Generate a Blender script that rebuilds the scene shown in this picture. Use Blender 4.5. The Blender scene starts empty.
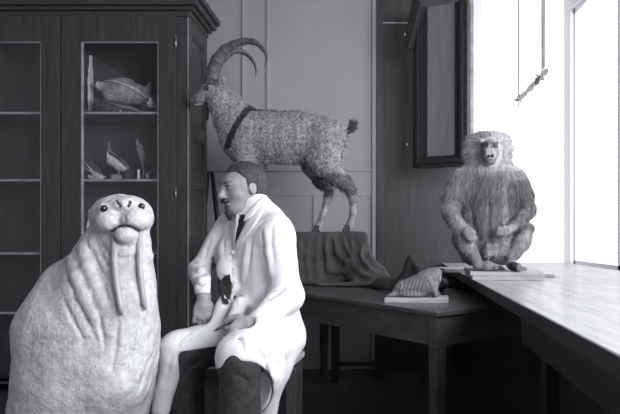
import bpy, bmesh, math, random
import numpy as np
from mathutils import Vector, noise
from mathutils.bvhtree import BVHTree
random.seed(7); rng = np.random.default_rng(7)
sc = bpy.context.scene; COL = sc.collection
PI = math.pi
# ---------------------------------------------------------------- camera
FP, CX, HY, CZ = 620.0, 365.0, 235.0, 1.07
cam = bpy.data.cameras.new('camera'); co = bpy.data.objects.new('camera', cam); COL.objects.link(co)
co.location = (0, 0, CZ); co.rotation_euler = (PI/2, 0, 0)
cam.lens = 36; cam.sensor_width = 36; cam.shift_x = (310-CX)/620; cam.shift_y = (HY-207)/620
cam.clip_start = .05; sc.camera = co
def P(px, py, Y): return np.array([(px-CX)/FP*Y, Y, CZ-(py-HY)/FP*Y])
def S(px, Y): return px/FP*Y            # length of px pixels at distance Y
# ---------------------------------------------------------------- tags
def tag(o, label=None, cat=None, group=None, kind=None):
    if label: o['label'] = label
    if cat: o['category'] = cat
    if group: o['group'] = group
    if kind: o['kind'] = kind
    return o
def thing(name, label, cat, loc=(0,0,0), rz=0, group=None):
    o = bpy.data.objects.new(name, None); COL.objects.link(o); o.location = tuple(float(v) for v in loc); o.rotation_euler = (0,0,rz)
    o.empty_display_size = .05
    return tag(o, label, cat, group)
def copy_tree(o, parent=None):
    c = o.copy(); COL.objects.link(c)
    if parent: c.parent = parent
    for ch in list(o.children): copy_tree(ch, c)
    return c
def link(name, me, mat=None, parent=None, smooth=False, world=True):
    o = bpy.data.objects.new(name, me); COL.objects.link(o)
    if mat: me.materials.append(mat)
    if smooth: me.polygons.foreach_set('use_smooth', [True]*len(me.polygons))
    if parent:
        o.parent = parent
        if world:      # mesh data is given in world coordinates
            bpy.context.view_layer.update()
            me.transform(parent.matrix_world.inverted())
    return o
# ---------------------------------------------------------------- poly builder
class MB:
    def __init__(s): s.v = []; s.f = []
    def add(s, V, F):
        n = len(s.v); s.v += [tuple(float(c) for c in v) for v in V]; s.f += [tuple(i+n for i in f) for f in F]; return s
    def box(s, a, b, rz=0, piv=None, bev=0):
        x0,y0,z0 = a; x1,y1,z1 = b
        V = [(x,y,z) for z in (z0,z1) for y in (y0,y1) for x in (x0,x1)]
        if rz:
            p = piv if piv is not None else ((x0+x1)/2,(y0+y1)/2); c,q = math.cos(rz), math.sin(rz)
            V = [(p[0]+(x-p[0])*c-(y-p[1])*q, p[1]+(x-p[0])*q+(y-p[1])*c, z) for x,y,z in V]
        return s.add(V, [(0,2,3,1),(4,5,7,6),(0,1,5,4),(2,6,7,3),(0,4,6,2),(1,3,7,5)])
    def prism(s, poly, z0, z1):
        n = len(poly); V = [(x,y,z0) for x,y in poly]+[(x,y,z1) for x,y in poly]
        F = [tuple(range(n-1,-1,-1)), tuple(range(n,2*n))]+[(i,(i+1)%n,n+(i+1)%n,n+i) for i in range(n)]
        return s.add(V, F)
    def hull(s, a4, b4):   # 4-sided bar between two quads
        return s.add(list(a4)+list(b4), [(3,2,1,0),(4,5,6,7)]+[(i,(i+1)%4,4+(i+1)%4,4+i) for i in range(4)])
    def tube(s, pts, rad, n=10, flat=1.0):
        pts = [Vector(p) for p in pts]
        if not hasattr(rad,'__len__'): rad = [rad]*len(pts)
        base = len(s.v); up = Vector((0.13,.2,1)).normalized(); V = []; prev = None
        for i,p in enumerate(pts):
            t = (pts[min(i+1,len(pts)-1)]-pts[max(i-1,0)]).normalized()
            if prev is None:
                a = t.cross(up)
                if a.length < .1: a = t.cross(Vector((1,0,0)))
            else: a = prev-t*prev.dot(t)
            a.normalize(); prev = a; b = t.cross(a)
            for k in range(n):
                an = 2*PI*k/n; V.append(p+a*math.cos(an)*rad[i]+b*math.sin(an)*rad[i]*flat)
        F = [(i*n+k, i*n+(k+1)%n, (i+1)*n+(k+1)%n, (i+1)*n+k) for i in range(len(pts)-1) for k in range(n)]
        F += [tuple(range(n-1,-1,-1)), tuple((len(pts)-1)*n+k for k in range(n))]
        return s.add(V, F)
    def lathe(s, c, prof, n=20):
        V = [(c[0]+r*math.cos(2*PI*k/n), c[1]+r*math.sin(2*PI*k/n), c[2]+z) for r,z in prof for k in range(n)]
        m = len(prof)
        F = [(i*n+k, i*n+(k+1)%n, (i+1)*n+(k+1)%n, (i+1)*n+k) for i in range(m-1) for k in range(n)]
        F += [tuple(range(n-1,-1,-1)), tuple((m-1)*n+k for k in range(n))]
        return s.add(V, F)
    def build(s, name, mat, parent=None, smooth=False, bevel=0):
        me = bpy.data.meshes.new(name); me.from_pydata(s.v, [], s.f); me.update()
        bm = bmesh.new(); bm.from_mesh(me); bmesh.ops.recalc_face_normals(bm, faces=bm.faces)
        bm.to_mesh(me); bm.free()
        o = link(name, me, mat, parent, smooth)
        if bevel:
            m = o.modifiers.new('bevel','BEVEL'); m.width = bevel; m.segments = 2; m.limit_method = 'ANGLE'
        return o
# ---------------------------------------------------------------- signed distance fields
def nrm(v): v = np.array(v, float); return v/np.linalg.norm(v)
def axes(x=None, z=None):
    """rotation rows from a main x axis and an approximate z"""
    x = nrm(x if x is not None else (1,0,0)); z = np.array(z if z is not None else (0,0,1), float)
    y = nrm(np.cross(z, x)); z = np.cross(x, y); return np.array([x,y,z])
def cone(a, b, ra, rb):
    a = np.array(a,float); b = np.array(b,float); ba = b-a; L = max(ba@ba, 1e-9); m = max(ra,rb)
    def f(X):
        d = X-a; h = np.clip(d@ba/L, 0, 1); q = d-h[...,None]*ba
        return np.sqrt((q*q).sum(-1))-(ra+(rb-ra)*h)
    return f, np.minimum(a,b)-m, np.maximum(a,b)+m
def ell(c, r, R=None):
    c = np.array(c,float); r = np.array(r,float); R = np.eye(3) if R is None else R; m = r.max()
    def f(X):
        q = (X-c)@R.T; k0 = np.sqrt(((q/r)**2).sum(-1)); k1 = np.sqrt(((q/r**2)**2).sum(-1))
        return k0*(k0-1)/np.maximum(k1,1e-6)
    return f, c-m, c+m
def rbox(c, r, R=None, rd=.01):
    c = np.array(c,float); r = np.array(r,float); R = np.eye(3) if R is None else R; m = np.linalg.norm(r)
    def f(X):
        q = np.abs((X-c)@R.T)-(r-rd); o = np.maximum(q,0)
        return np.sqrt((o*o).sum(-1))+np.minimum(q.max(-1),0)-rd
    return f, c-m, c+m
class Field:
    def __init__(s, lo, hi, h):
        s.lo = np.array(lo,float); s.h = h; s.n = np.ceil((np.array(hi)-s.lo)/h).astype(int)+1
        s.F = np.full(s.n, 9.0, np.float32)
    def _sl(s, lo, hi, m):
        i0 = np.clip(np.floor((lo-m-s.lo)/s.h).astype(int), 0, s.n-1); i1 = np.clip(np.ceil((hi+m-s.lo)/s.h).astype(int)+1, 1, s.n)
        if (i1 <= i0).any(): return None, None
        g = np.meshgrid(*[s.lo[k]+s.h*np.arange(i0[k], i1[k]) for k in range(3)], indexing='ij')
        return tuple(slice(i0[k], i1[k]) for k in range(3)), np.stack(g, -1)
    def add(s, pr, k=.01):
        f, lo, hi = pr; sl, X = s._sl(lo, hi, k+3*s.h)
        if sl is None: return s
        d = f(X); o = s.F[sl]; hh = np.maximum(k-np.abs(o-d),0)/k
        s.F[sl] = np.minimum(o,d)-hh*hh*k/4; return s
    def sub(s, pr, k=.006):
        f, lo, hi = pr; sl, X = s._sl(lo, hi, k+3*s.h)
        if sl is None: return s
        d = -f(X); o = s.F[sl]; hh = np.maximum(k-np.abs(o-d),0)/k
        s.F[sl] = np.maximum(o,d)+hh*hh*k/4; return s
    def chain(s, pts, rad, k=.01, sub=False):
        if not hasattr(rad,'__len__'): rad = [rad]*len(pts)
        for i in range(len(pts)-1):
            (s.sub if sub else s.add)(cone(pts[i], pts[i+1], rad[i], rad[i+1]), k)
        return s
    def warp(s, fn):       # add a displacement fn(X) over the whole field near the surface
        idx = np.nonzero(np.abs(s.F) < .06)
        X = s.lo+s.h*np.stack(idx, -1); s.F[idx] += fn(X).astype(np.float32); return s
    def val(s, p):
        q = (p-s.lo)/s.h; i = np.floor(q).astype(int)
        if (i < 0).any() or (i >= s.n-1).any(): return 9.0
        t = q-i; F = s.F[i[0]:i[0]+2, i[1]:i[1]+2, i[2]:i[2]+2]
        F = F[0]*(1-t[0])+F[1]*t[0]; F = F[0]*(1-t[1])+F[1]*t[1]; return F[0]*(1-t[2])+F[1]*t[2]
    def hit(s, px, py, default=None):
        y = max(s.lo[1],.2); end = s.lo[1]+s.h*s.n[1]
        while y < end:
            p = P(px,py,y)
            if s.val(p) < 0: return p
            y += s.h*.4
        return P(px,py,default) if default else None
    def crease(s, pxs, r=.006, k=.008, add=False, inset=0):
        pts = [s.hit(*p) for p in pxs]; pts = [p for p in pts if p is not None]
        rr = [r*.5]+[r]*(len(pts)-2)+[r*.4] if len(pts) > 2 else [r]*len(pts)
        if add: pts = [p+np.array([0,inset,0]) for p in pts]
        if len(pts) > 1: s.chain(pts, rr, k, sub=not add)
        return s
    def slot(s, pxs, rpx, y0, y1, k=.004):
        for i,(x,y) in enumerate(pxs):
            r = rpx[i] if hasattr(rpx,'__len__') else rpx
            if y0 == 'surf':
                h = s.hit(x,y)
                if h is None: continue
                a,b = h[1]-.02,h[1]+y1
            else: a,b = y0,y1
            s.sub(cone(P(x,y,a),P(x,y,b),S(r,a),S(r,b)),k)
        return s
    def mesh(s, name):
        F = s.F; F[0]=F[-1]=9; F[:,0]=9; F[:,-1]=9; F[:,:,0]=9; F[:,:,-1]=9
        I = F < 0; c = np.zeros(s.n-1, np.int8)
        for dx in (0,1):
            for dy in (0,1):
                for dz in (0,1): c += I[dx:s.n[0]-1+dx, dy:s.n[1]-1+dy, dz:s.n[2]-1+dz]
        act = (c > 0) & (c < 8); ci = np.stack(np.nonzero(act), -1); idm = np.full(s.n-1, -1, np.int64); idm[act] = np.arange(len(ci))
        sm = np.zeros((len(ci),3)); cnt = np.zeros(len(ci))
        cor = [(a,b,d) for a in (0,1) for b in (0,1) for d in (0,1)]
        for a in cor:
            for ax in range(3):
                if a[ax]: continue
                b = list(a); b[ax] = 1; b = tuple(b)
                fa = F[ci[:,0]+a[0], ci[:,1]+a[1], ci[:,2]+a[2]]; fb = F[ci[:,0]+b[0], ci[:,1]+b[1], ci[:,2]+b[2]]
                m = (fa < 0) != (fb < 0); t = np.where(m, fa/np.where(m, fa-fb, 1), 0)
                pt = np.array(a)[None,:].repeat(len(ci),0).astype(float); pt[:,ax] += t
                sm += pt*m[:,None]; cnt += m
        V = s.lo+s.h*(ci+sm/cnt[:,None]); Q = []
        for ax in range(3):
            o = [k for k in range(3) if k != ax]
            sa = [slice(None)]*3; sb = [slice(None)]*3; sa[ax] = slice(0,-1); sb[ax] = slice(1,None)
            x = I[tuple(sa)] != I[tuple(sb)]; e = np.stack(np.nonzero(x), -1)
            e = e[(e[:,o[0]]>0)&(e[:,o[1]]>0)&(e[:,o[0]]<s.n[o[0]]-1)&(e[:,o[1]]<s.n[o[1]]-1)]
            def cid(d0,d1):
                q = e.copy(); q[:,o[0]] -= d0; q[:,o[1]] -= d1; return idm[q[:,0],q[:,1],q[:,2]]
            q = np.stack([cid(1,1),cid(0,1),cid(0,0),cid(1,0)],-1)
            ins = I[e[:,0],e[:,1],e[:,2]]; flip = ins if ax != 1 else ~ins
            q[~flip] = q[~flip][:,::-1]; Q.append(q)
        Q = np.concatenate(Q); Q = Q[(Q >= 0).all(1)]
        me = bpy.data.meshes.new(name); me.from_pydata(V.tolist(), [], Q.tolist()); me.update()
        return me
    def build(s, name, mat, parent=None, paint=None, relax=1):
        me = s.mesh(name)
        if relax:
            bm = bmesh.new(); bm.from_mesh(me)
            for _ in range(relax): bmesh.ops.smooth_vert(bm, verts=bm.verts, factor=.4, use_axis_x=True, use_axis_y=True, use_axis_z=True)
            bm.to_mesh(me); bm.free()
        if paint: paint_mesh(me, paint)
        return link(name, me, mat, parent, True)
def mesh_np(me):
    V = np.empty(len(me.vertices)*3); me.vertices.foreach_get('co', V); N = np.empty(len(me.vertices)*3); me.vertices.foreach_get('normal', N)
    return V.reshape(-1,3), N.reshape(-1,3)
def paint_mesh(me, fn):
    V, N = mesh_np(me); g = np.clip(fn(V, N), 0, 1); a = me.color_attributes.new('Col','FLOAT_COLOR','POINT')
    c = np.ones((len(V),4)); c[:,:3] = g[:,None]; a.data.foreach_set('color', c.ravel().astype(np.float32))
def bvh_of(o):
    bpy.context.view_layer.update(); M = o.matrix_world; me = o.data
    return BVHTree.FromPolygons([M@v.co for v in me.vertices], [tuple(p.vertices) for p in me.polygons])
def nz(X, f, seed=0):
    """cheap smooth noise, about -1..1"""
    x,y,z = (X*f).T if X.ndim == 2 else (X[...,0]*f, X[...,1]*f, X[...,2]*f); s = seed*1.7
    return (np.sin(x+1.3*np.sin(y*1.1+s)+s)+np.sin(y*1.23+1.7*np.sin(z*.9+s*2))+np.sin(z*1.31+1.5*np.sin(x*1.07+s*3)))/3
def strands(name, o, mat, n, length, flow, parent, mask=None, width=.0016, paint=None, seed=1, lift=.35, curl=.3):
    """hair: n tapered bent blades growing from the surface of o"""
    bpy.context.view_layer.update()
    r = np.random.default_rng(seed); me = o.data; M = np.array(o.matrix_world); V, N = mesh_np(me)
    V = V@M[:3,:3].T+M[:3,3]; N = N@M[:3,:3].T; N /= np.linalg.norm(N,axis=1)[:,None]+1e-9
    i = r.integers(0, len(V), n*3); 
    if mask is not None: i = i[mask(V[i]) > r.random(len(i))]
    i = i[:n]; p = V[i]+r.normal(0,.002,(len(i),3)); nn = N[i]; L = (length(p) if callable(length) else np.full(len(i),length))*r.uniform(.6,1.25,len(i))
    d = flow(p, nn); d = d-nn*(d*nn).sum(1)[:,None]*.7; d /= np.linalg.norm(d,axis=1)[:,None]+1e-9
    d = d+nn*lift+r.normal(0,curl*.5,(len(i),3)); d /= np.linalg.norm(d,axis=1)[:,None]
    d2 = d+np.array([0,0,-.35])+r.normal(0,curl*.5,d.shape); d2 /= np.linalg.norm(d2,axis=1)[:,None]
    side = np.cross(d, r.normal(0,1,d.shape)); side /= np.linalg.norm(side,axis=1)[:,None]
    w = width; m = p+d*(L*.5)[:,None]; t = m+d2*(L*.5)[:,None]; p = p-nn*.003
    A = np.stack([p-side*w, p+side*w, m+side*w*.7, m-side*w*.7, t], 1).reshape(-1,3)
    F = []
    for k in range(len(i)): b = 5*k; F += [(b,b+1,b+2,b+3),(b+3,b+2,b+4)]
    mm = bpy.data.meshes.new(name); mm.from_pydata(A.tolist(), [], F); mm.update()
    g = (paint(V[i], nn) if paint else np.full(len(i),.5))*r.uniform(.75,1.3,len(i))
    a = mm.color_attributes.new('Col','FLOAT_COLOR','POINT'); c = np.ones((len(i)*5,4)); c[:,:3] = np.clip(g,0,1).repeat(5)[:,None]
    a.data.foreach_set('color', c.ravel().astype(np.float32))
    q = link(name, mm, mat, parent, True); q['kind'] = 'stuff'; return q
# ---------------------------------------------------------------- materials
def grey(g): return (g*.985, g*.985, g*1.03, 1)
def mat(name, g, rough=.6, noise_scale=0, var=.0, bump=0, bump_scale=None, stretch=(1,1,1), attr=False, spec=.4, metal=0, detail=6, wave=None, spots=None, coat=0):
    m = bpy.data.materials.new(name); m.use_nodes = True; nt = m.node_tree; N = nt.nodes; L = nt.links
    b = N['Principled BSDF']; b.inputs['Roughness'].default_value = rough; b.inputs['Specular IOR Level'].default_value = spec; b.inputs['Metallic'].default_value = metal
    b.inputs['Coat Weight'].default_value = coat
    tc = N.new('ShaderNodeTexCoord'); mp = N.new('ShaderNodeMapping'); mp.inputs['Scale'].default_value = stretch; L.new(tc.outputs['Object'], mp.inputs[0])
    col = None
    if attr:
        a = N.new('ShaderNodeVertexColor'); a.layer_name = 'Col'; mx = N.new('ShaderNodeMix'); mx.data_type = 'RGBA'; mx.blend_type = 'MULTIPLY'; mx.inputs[0].default_value = 1
        L.new(a.outputs[0], mx.inputs[6]); mx.inputs[7].default_value = (.985,.985,1.03,1); col = mx.outputs[2]
    if noise_scale:
        n = N.new('ShaderNodeTexNoise'); n.inputs['Scale'].default_value = noise_scale; n.inputs['Detail'].default_value = detail; L.new(mp.outputs[0], n.inputs[0])
        r = N.new('ShaderNodeValToRGB'); r.color_ramp.elements[0].position = .32; r.color_ramp.elements[1].position = .68
        base = (1,1,1,1) if attr else grey(g)
        r.color_ramp.elements[0].color = tuple(c*(1-var) for c in base[:3])+(1,); r.color_ramp.elements[1].color = tuple(min(c*(1+var),1.0 if not attr else 2) for c in base[:3])+(1,)
        L.new(n.outputs[0], r.inputs[0])
        if attr:
            m2 = N.new('ShaderNodeMix'); m2.data_type = 'RGBA'; m2.blend_type = 'MULTIPLY'; m2.inputs[0].default_value = 1
            L.new(col, m2.inputs[6]); L.new(r.outputs[0], m2.inputs[7]); col = m2.outputs[2]
        else: col = r.outputs[0]
    if spots:
        v = N.new('ShaderNodeTexNoise'); v.inputs['Scale'].default_value = spots[0]; v.inputs['Detail'].default_value = 8; L.new(mp.outputs[0], v.inputs[0])
        r2 = N.new('ShaderNodeValToRGB'); r2.color_ramp.elements[0].position = spots[1]; r2.color_ramp.elements[1].position = spots[1]+.08
        r2.color_ramp.elements[0].color = (1,1,1,1); r2.color_ramp.elements[1].color = (spots[2],)*3+(1,); L.new(v.outputs[0], r2.inputs[0])
        m3 = N.new('ShaderNodeMix'); m3.data_type = 'RGBA'; m3.blend_type = 'MULTIPLY'; m3.inputs[0].default_value = 1
        if col: L.new(col, m3.inputs[6])
        else: m3.inputs[6].default_value = grey(g)
        L.new(r2.outputs[0], m3.inputs[7]); col = m3.outputs[2]
    if col: L.new(col, b.inputs['Base Color'])
    else: b.inputs['Base Color'].default_value = grey(g)
    if bump:
        n2 = N.new('ShaderNodeTexNoise'); n2.inputs['Scale'].default_value = bump_scale or noise_scale or 30; n2.inputs['Detail'].default_value = 5; L.new(mp.outputs[0], n2.inputs[0])
        bp = N.new('ShaderNodeBump'); bp.inputs['Strength'].default_value = bump; bp.inputs['Distance'].default_value = .01
        L.new(n2.outputs[0], bp.inputs['Height']); L.new(bp.outputs[0], b.inputs['Normal'])
    return m
def glass_mat(name, gloss=.06):
    m = bpy.data.materials.new(name); m.use_nodes = True; nt = m.node_tree; nt.nodes.clear()
    o = nt.nodes.new('ShaderNodeOutputMaterial'); t = nt.nodes.new('ShaderNodeBsdfTransparent'); g = nt.nodes.new('ShaderNodeBsdfGlossy'); x = nt.nodes.new('ShaderNodeMixShader')
    g.inputs['Roughness'].default_value = .02; x.inputs[0].default_value = gloss; t.inputs[0].default_value = (.97,.97,.98,1)
    nt.links.new(t.outputs[0], x.inputs[1]); nt.links.new(g.outputs[0], x.inputs[2]); nt.links.new(x.outputs[0], o.inputs[0]); return m
M = dict(
 wall = mat('wall_paint', .33, .75, 1.2, .07, .15, 8),
 wall_dark = mat('dark_panelling', .045, .6, 6, .15, .1, 30, (6,6,.5)),
 ceil = mat('ceiling_plaster', .45, .9, 2, .05), floor = mat('floor_boards', .045, .6, 3, .3, .1, 20, (8,1,1)),
 wood = mat('dark_stained_wood', .042, .45, 8, .22, .12, 30, (6,6,.6)),
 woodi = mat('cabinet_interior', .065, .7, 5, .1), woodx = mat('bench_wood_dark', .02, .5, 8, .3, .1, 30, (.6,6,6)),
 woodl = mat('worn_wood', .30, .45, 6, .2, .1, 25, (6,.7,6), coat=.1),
 table = mat('table_wood', .05, .35, 7, .35, .15, 12, (1,1,3), coat=.25),
 board = mat('planed_board', .34, .6, 10, .15, .1, 30, (1,6,6)),
 white = mat('white_paint', .8, .5), edge = mat('pale_edge', .32, .5, 12, .3),  # edge: paler grey for corner, shelf, bead and casing strips
 walrus = mat('painted_plaster_hide', 0, .55, 70, .16, .35, 95, attr=True, spots=(35,.62,.8)),
 tusk = mat('ivory_tusk', .34, .35, 30, .15, .08, 60, (4,4,.5)), black = mat('black_glass_eye', .01, .08, spec=.8),
 ibex = mat('ibex_pelt', 0, .9, 130, .5, .8, 140, attr=True, spec=.1), hair = mat('strand_hair', 0, .75, attr=True, spec=.2),
 horn = mat('ridged_horn', .09, .6, 40, .3, .3, 60), fur = mat('baboon_pelt', 0, .9, 60, .25, .5, 90, (1,1,.2), attr=True, spec=.1),
 skinb = mat('baboon_skin', .33, .6, 40, .15, .2, 60), skin = mat('skin', 0, .5, 40, .08, .06, 90, attr=True), coat = mat('white_cotton_coat', .68, .8, 8, .03, .12, 160, spec=.15),
 trouser = mat('dark_trouser_cloth', .036, .85, 60, .3, .1, 120), vest = mat('dark_waistcoat_cloth', .02, .9, 60, .2), hairm = mat('short_hair', .032, .6, 90, .5, .5, 160, (1,1,.4)),
 drape = mat('dark_draped_cloth', .05, .8, 12, .25, .1, 90), dcloth = mat('black_cloth', .02, .9, 12, .2), clay = mat('modelled_clay', .13, .6, 60, .12, .2, 80),
 plaster = mat('white_plaster', .75, .6, 20, .05), metal = mat('dull_metal', .35, .35, metal=.8), pale = mat('pale_feathers', .68, .8, 50, .3, .4, 80), mid = mat('grey_feathers', .30, .8, 50, .4, .4, 80), dk = mat('dark_feathers', .05, .8, 50, .4, .4, 80),
 glass = glass_mat('clear_glass', .05), panel = mat('cupboard_panel', .17, .5, 5, .15, .1, 20, (6,6,.6)), cord = mat('dark_ragged_cord', .010, 1, 30, .3, spec=0), shoe = mat('black_leather', .02, .4))
# ================================================================ the room
YB = 4.95; XR = 1.62; XL = -3.0; ZC = 3.05; YF = -1.6
def struct(mb, name, m, bevel=0): o = mb.build(name, m, bevel=bevel); o['kind'] = 'structure'; return o
struct(MB().box((XL-.1,YF,-.1),(XR+.1,YB+.1,0)), 'floor', M['floor'])
struct(MB().box((XL-.1,YF,ZC),(XR+.1,YB+.1,ZC+.1)), 'ceiling', M['ceil'])
struct(MB().box((XL-.1,YF,0),(XL,YB+.1,ZC)), 'wall_left', M['wall'])
xc = (381-CX)/FP*YB; xw = (473-CX)/FP*YB           # light wall | dark panelling | window
struct(MB().box((XL-.1,YF-.1,0),(XR+.1,YF,ZC)), 'added_wall_front', M['wall'])  # unseen wall behind the camera, added to cut fill light
struct(MB().box((XL,YB,0),(xc,YB+.1,ZC)), 'wall_back', M['wall'])
b = MB().box((xc,YB-.012,0),(xw,YB+.1,ZC))
struct(b, 'wall_back_right', M['wall_dark'])
# back window, sill at bench height, with wide white casing
zs = .83
struct(MB().box((xw,YB,0),(XR+.1,YB+.1,zs)), 'wall_below_window', M['wall_dark'])
def X_(px, Y=YB): return (px-CX)/FP*Y
w = tag(bpy.data.objects.new('window_1', None), kind='structure'); COL.objects.link(w)
f = MB().box((xw,YB-.02,zs),(xw+.065,YB+.1,ZC)).box((xw,YB-.03,zs-.02),(XR,YB+.1,zs+.02)); f.build('window_frame', M['white'], w)
MB().box((xw+.065,YB+.055,zs+.02),(XR,YB+.06,ZC)).build('window_pane', M['glass'], w)
MB().box((xw-.06,YB-.035,zs-.02),(xw-.001,YB-.012,ZC)).build('window_casing', M['edge'], w)
# right wall: low wall and piers with two wide window openings (daylight side of the room)
b = MB().box((XR,YF,0),(XR+.1,YB+.1,zs)).box((XR,YF,2.85),(XR+.1,YB+.1,ZC)).box((XR,YF,zs),(XR+.1,YF+.3,2.85)).box((XR,2.1,zs),(XR+.1,2.3,2.85)).box((XR,YB-.06,zs),(XR+.1,YB+.1,2.85))
struct(b, 'wall_right', M['white'])
for k,(y0,y1) in enumerate(((YF+.3,2.1),(2.3,YB-.06))):
    w = tag(bpy.data.objects.new('window_%d'%(k+2), None), kind='structure'); COL.objects.link(w)
    b = MB()
    for j in range(4): y = y0+(y1-y0)*j/3; b.box((XR+.03,max(y-.02,y0),zs),(XR+.07,min(y+.02,y1),2.85))
    b.box((XR+.03,y0,zs),(XR+.07,y1,zs+.04)).box((XR+.03,y0,2.81),(XR+.07,y1,2.85)); b.build('window_frame', M['white'], w)
    MB().box((XR+.045,y0,zs),(XR+.05,y1,2.85)).build('window_pane', M['glass'], w)
# seams, rails and battens on the back wall
def trim(px0,py0,px1,py1,n,d=.014,m='wall'):
    a = P(px0,py1,YB); c = P(px1,py0,YB); t = MB().box((a[0],YB-d,a[2]),(c[0],YB,c[2])); struct(t, 'trim_%d'%n, M[m], .003)
trim(242,-90,244.5,169,1); trim(266.5,-90,269.5,169,2); trim(372,-90,376.5,367,3,.02)
trim(204,169,372,171.5,4,.016); trim(313,171.5,316,232,5,.008); trim(204,171.5,372,196,6,.006)
trim(382,23.2,415,24.4,7,.03,'edge'); trim(376.5,-90,383,367,8,.03,'wood')
struct(MB().box((xc+.02,YB-.03,0),(xw,YB-.012,.14)), 'baseboard_back', M['wood'])
# small white nail heads on the dark panelling
for k,(px,py,lab) in enumerate(((404.5,35.5,'small pale hook on the dark wall high beside the corner cupboard'),(406.5,145.5,'small pale nail low on the dark wall left of the corner cupboard'))):
    p = P(px,py,YB-.012); o = MB().tube([(p[0],YB-.01,p[2]),(p[0],YB-.035,p[2]),(p[0]+.004,YB-.04,p[2]+.012)],[.006,.006,.004],8).build('wall_hook', M['plaster'], smooth=True)
    tag(o, lab, 'hook')
# the pale downpipe and ragged branch outside the window
YO = 5.6
o = MB().tube([P(518.6,y,YO) for y in (-60,20,112)], .0045, 8).build('wire', M['cord'], smooth=True); tag(o,'hair-thin dark upright wire outside the bright window','wire')
o = MB().tube([P(543.3,y,YO) for y in (-60,10,71)], .018, 12).build('downpipe', M['metal'], smooth=True); tag(o,'thin grey upright pipe outside the bright window','pipe')
pts = []; b = MB()
for i in range(15):
    t = i/14; pts.append(P(519+28.5*t+random.uniform(-.5,.5), 100-30*t+random.uniform(-1.2,1.2), YO-.08))
b.tube(pts, [random.uniform(.015,.026) for _ in pts], 7)
for i in range(60):
    p = pts[random.randrange(15)]; q = p+np.array([random.uniform(-.04,.04),random.uniform(-.03,.03),random.uniform(-.06,.035)])
    b.tube([p,(p+q)/2+rng.normal(0,.004,3),q],[.010,.008,.003],5)
o = b.build('branch', M['cord'], smooth=True); tag(o,'dark ragged twiggy strand slanting up across the bright window','branch')
# ================================================================ light
wd = bpy.data.worlds.new('world'); sc.world = wd; wd.use_nodes = True
wd.node_tree.nodes['Background'].inputs[0].default_value = (.97,.975,1,1); wd.node_tree.nodes['Background'].inputs[1].default_value = 1.5
def area(name, loc, target, sx, sy, e):
    l = bpy.data.lights.new(name,'AREA'); l.shape = 'RECTANGLE'; l.size = sx; l.size_y = sy; l.energy = e; l.color = (.97,.98,1)
    o = bpy.data.objects.new(name, l); COL.objects.link(o); o.location = loc; o.rotation_euler = (Vector(target)-Vector(loc)).to_track_quat('-Z','Y').to_euler(); return o
area('daylight_side_window', (XR+.35,.2,2.1), (-.9,2.0,1.0), 2.8, 1.7, 215)
area('daylight_far_window', (XR+.45,3.6,2.0), (-.6,3.6,1.0), 2.2, 1.6, 52)
sc.view_settings.view_transform = 'Standard'; sc.view_settings.look = 'None'; sc.view_settings.gamma = 1; sc.view_settings.exposure = 0
# ================================================================ display cabinet
YC = 4.2; DC = .45
k_ = thing('display_cabinet', 'tall dark glass-fronted wooden cabinet filled with stuffed birds', 'cabinet', (X_(100,YC),YC,0))
x0 = X_(-30,YC); x1 = X_(188.5,YC); ztop = P(0,17,YC)[2]
b = MB().box((x0,YC,.08),(x1,YC+.02,.30)).box((x0,YC+DC-.015,.08),(x1,YC+DC,ztop+.25)).box((x0,YC,ztop+.2),(x1,YC+DC,ztop+.25)).box((x0,YC,.06),(x1,YC+DC,.1))
b.box((x0-.02,YC,0),(x0,YC+DC,ztop+.25)); b.box((x0,YC,ztop+.02),(x1,YC+.022,ztop+.2))
b.build('back_panel', M['woodi'], k_)
# right side: a frame with three sunk, moulded panels
ysd = lambda t: YC+.03+(DC-.03)*t
b = MB().box((x1-.02,YC,0),(x1-.004,YC+DC,ztop+.25))
b.box((x1-.004,YC,0),(x1+.012,YC+.055,ztop+.25)).box((x1-.004,YC+DC-.07,0),(x1+.012,YC+DC,ztop+.25))
for za,zb in ((ztop-.10,ztop+.25),(1.75,1.83),(1.41,1.49),(0,.25)): b.box((x1-.004,YC+.05,za),(x1+.012,YC+DC-.065,zb))
b.build('side_panel', M['wood'], k_, bevel=.004)
b = MB()
for za,zb in ((1.83,ztop-.10),(1.49,1.75),(.25,1.41)):
    b.box((x1-.004,YC+.055,za),(x1+.004,YC+.07,zb)).box((x1-.004,YC+DC-.085,za),(x1+.004,YC+DC-.07,zb)).box((x1-.004,YC+.055,za),(x1+.004,YC+DC-.07,za+.015)).box((x1-.004,YC+.055,zb-.015),(x1+.004,YC+DC-.07,zb))
b.build('panel_moulding', M['woodi'], k_)
MB().box((x1-.004,YC-.004,.1),(x1+.001,YC+.001,ztop+.25)).build('pale_corner_edge', M['edge'], k_)  # narrow strip down the front corner, paler than the wood beside it
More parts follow.
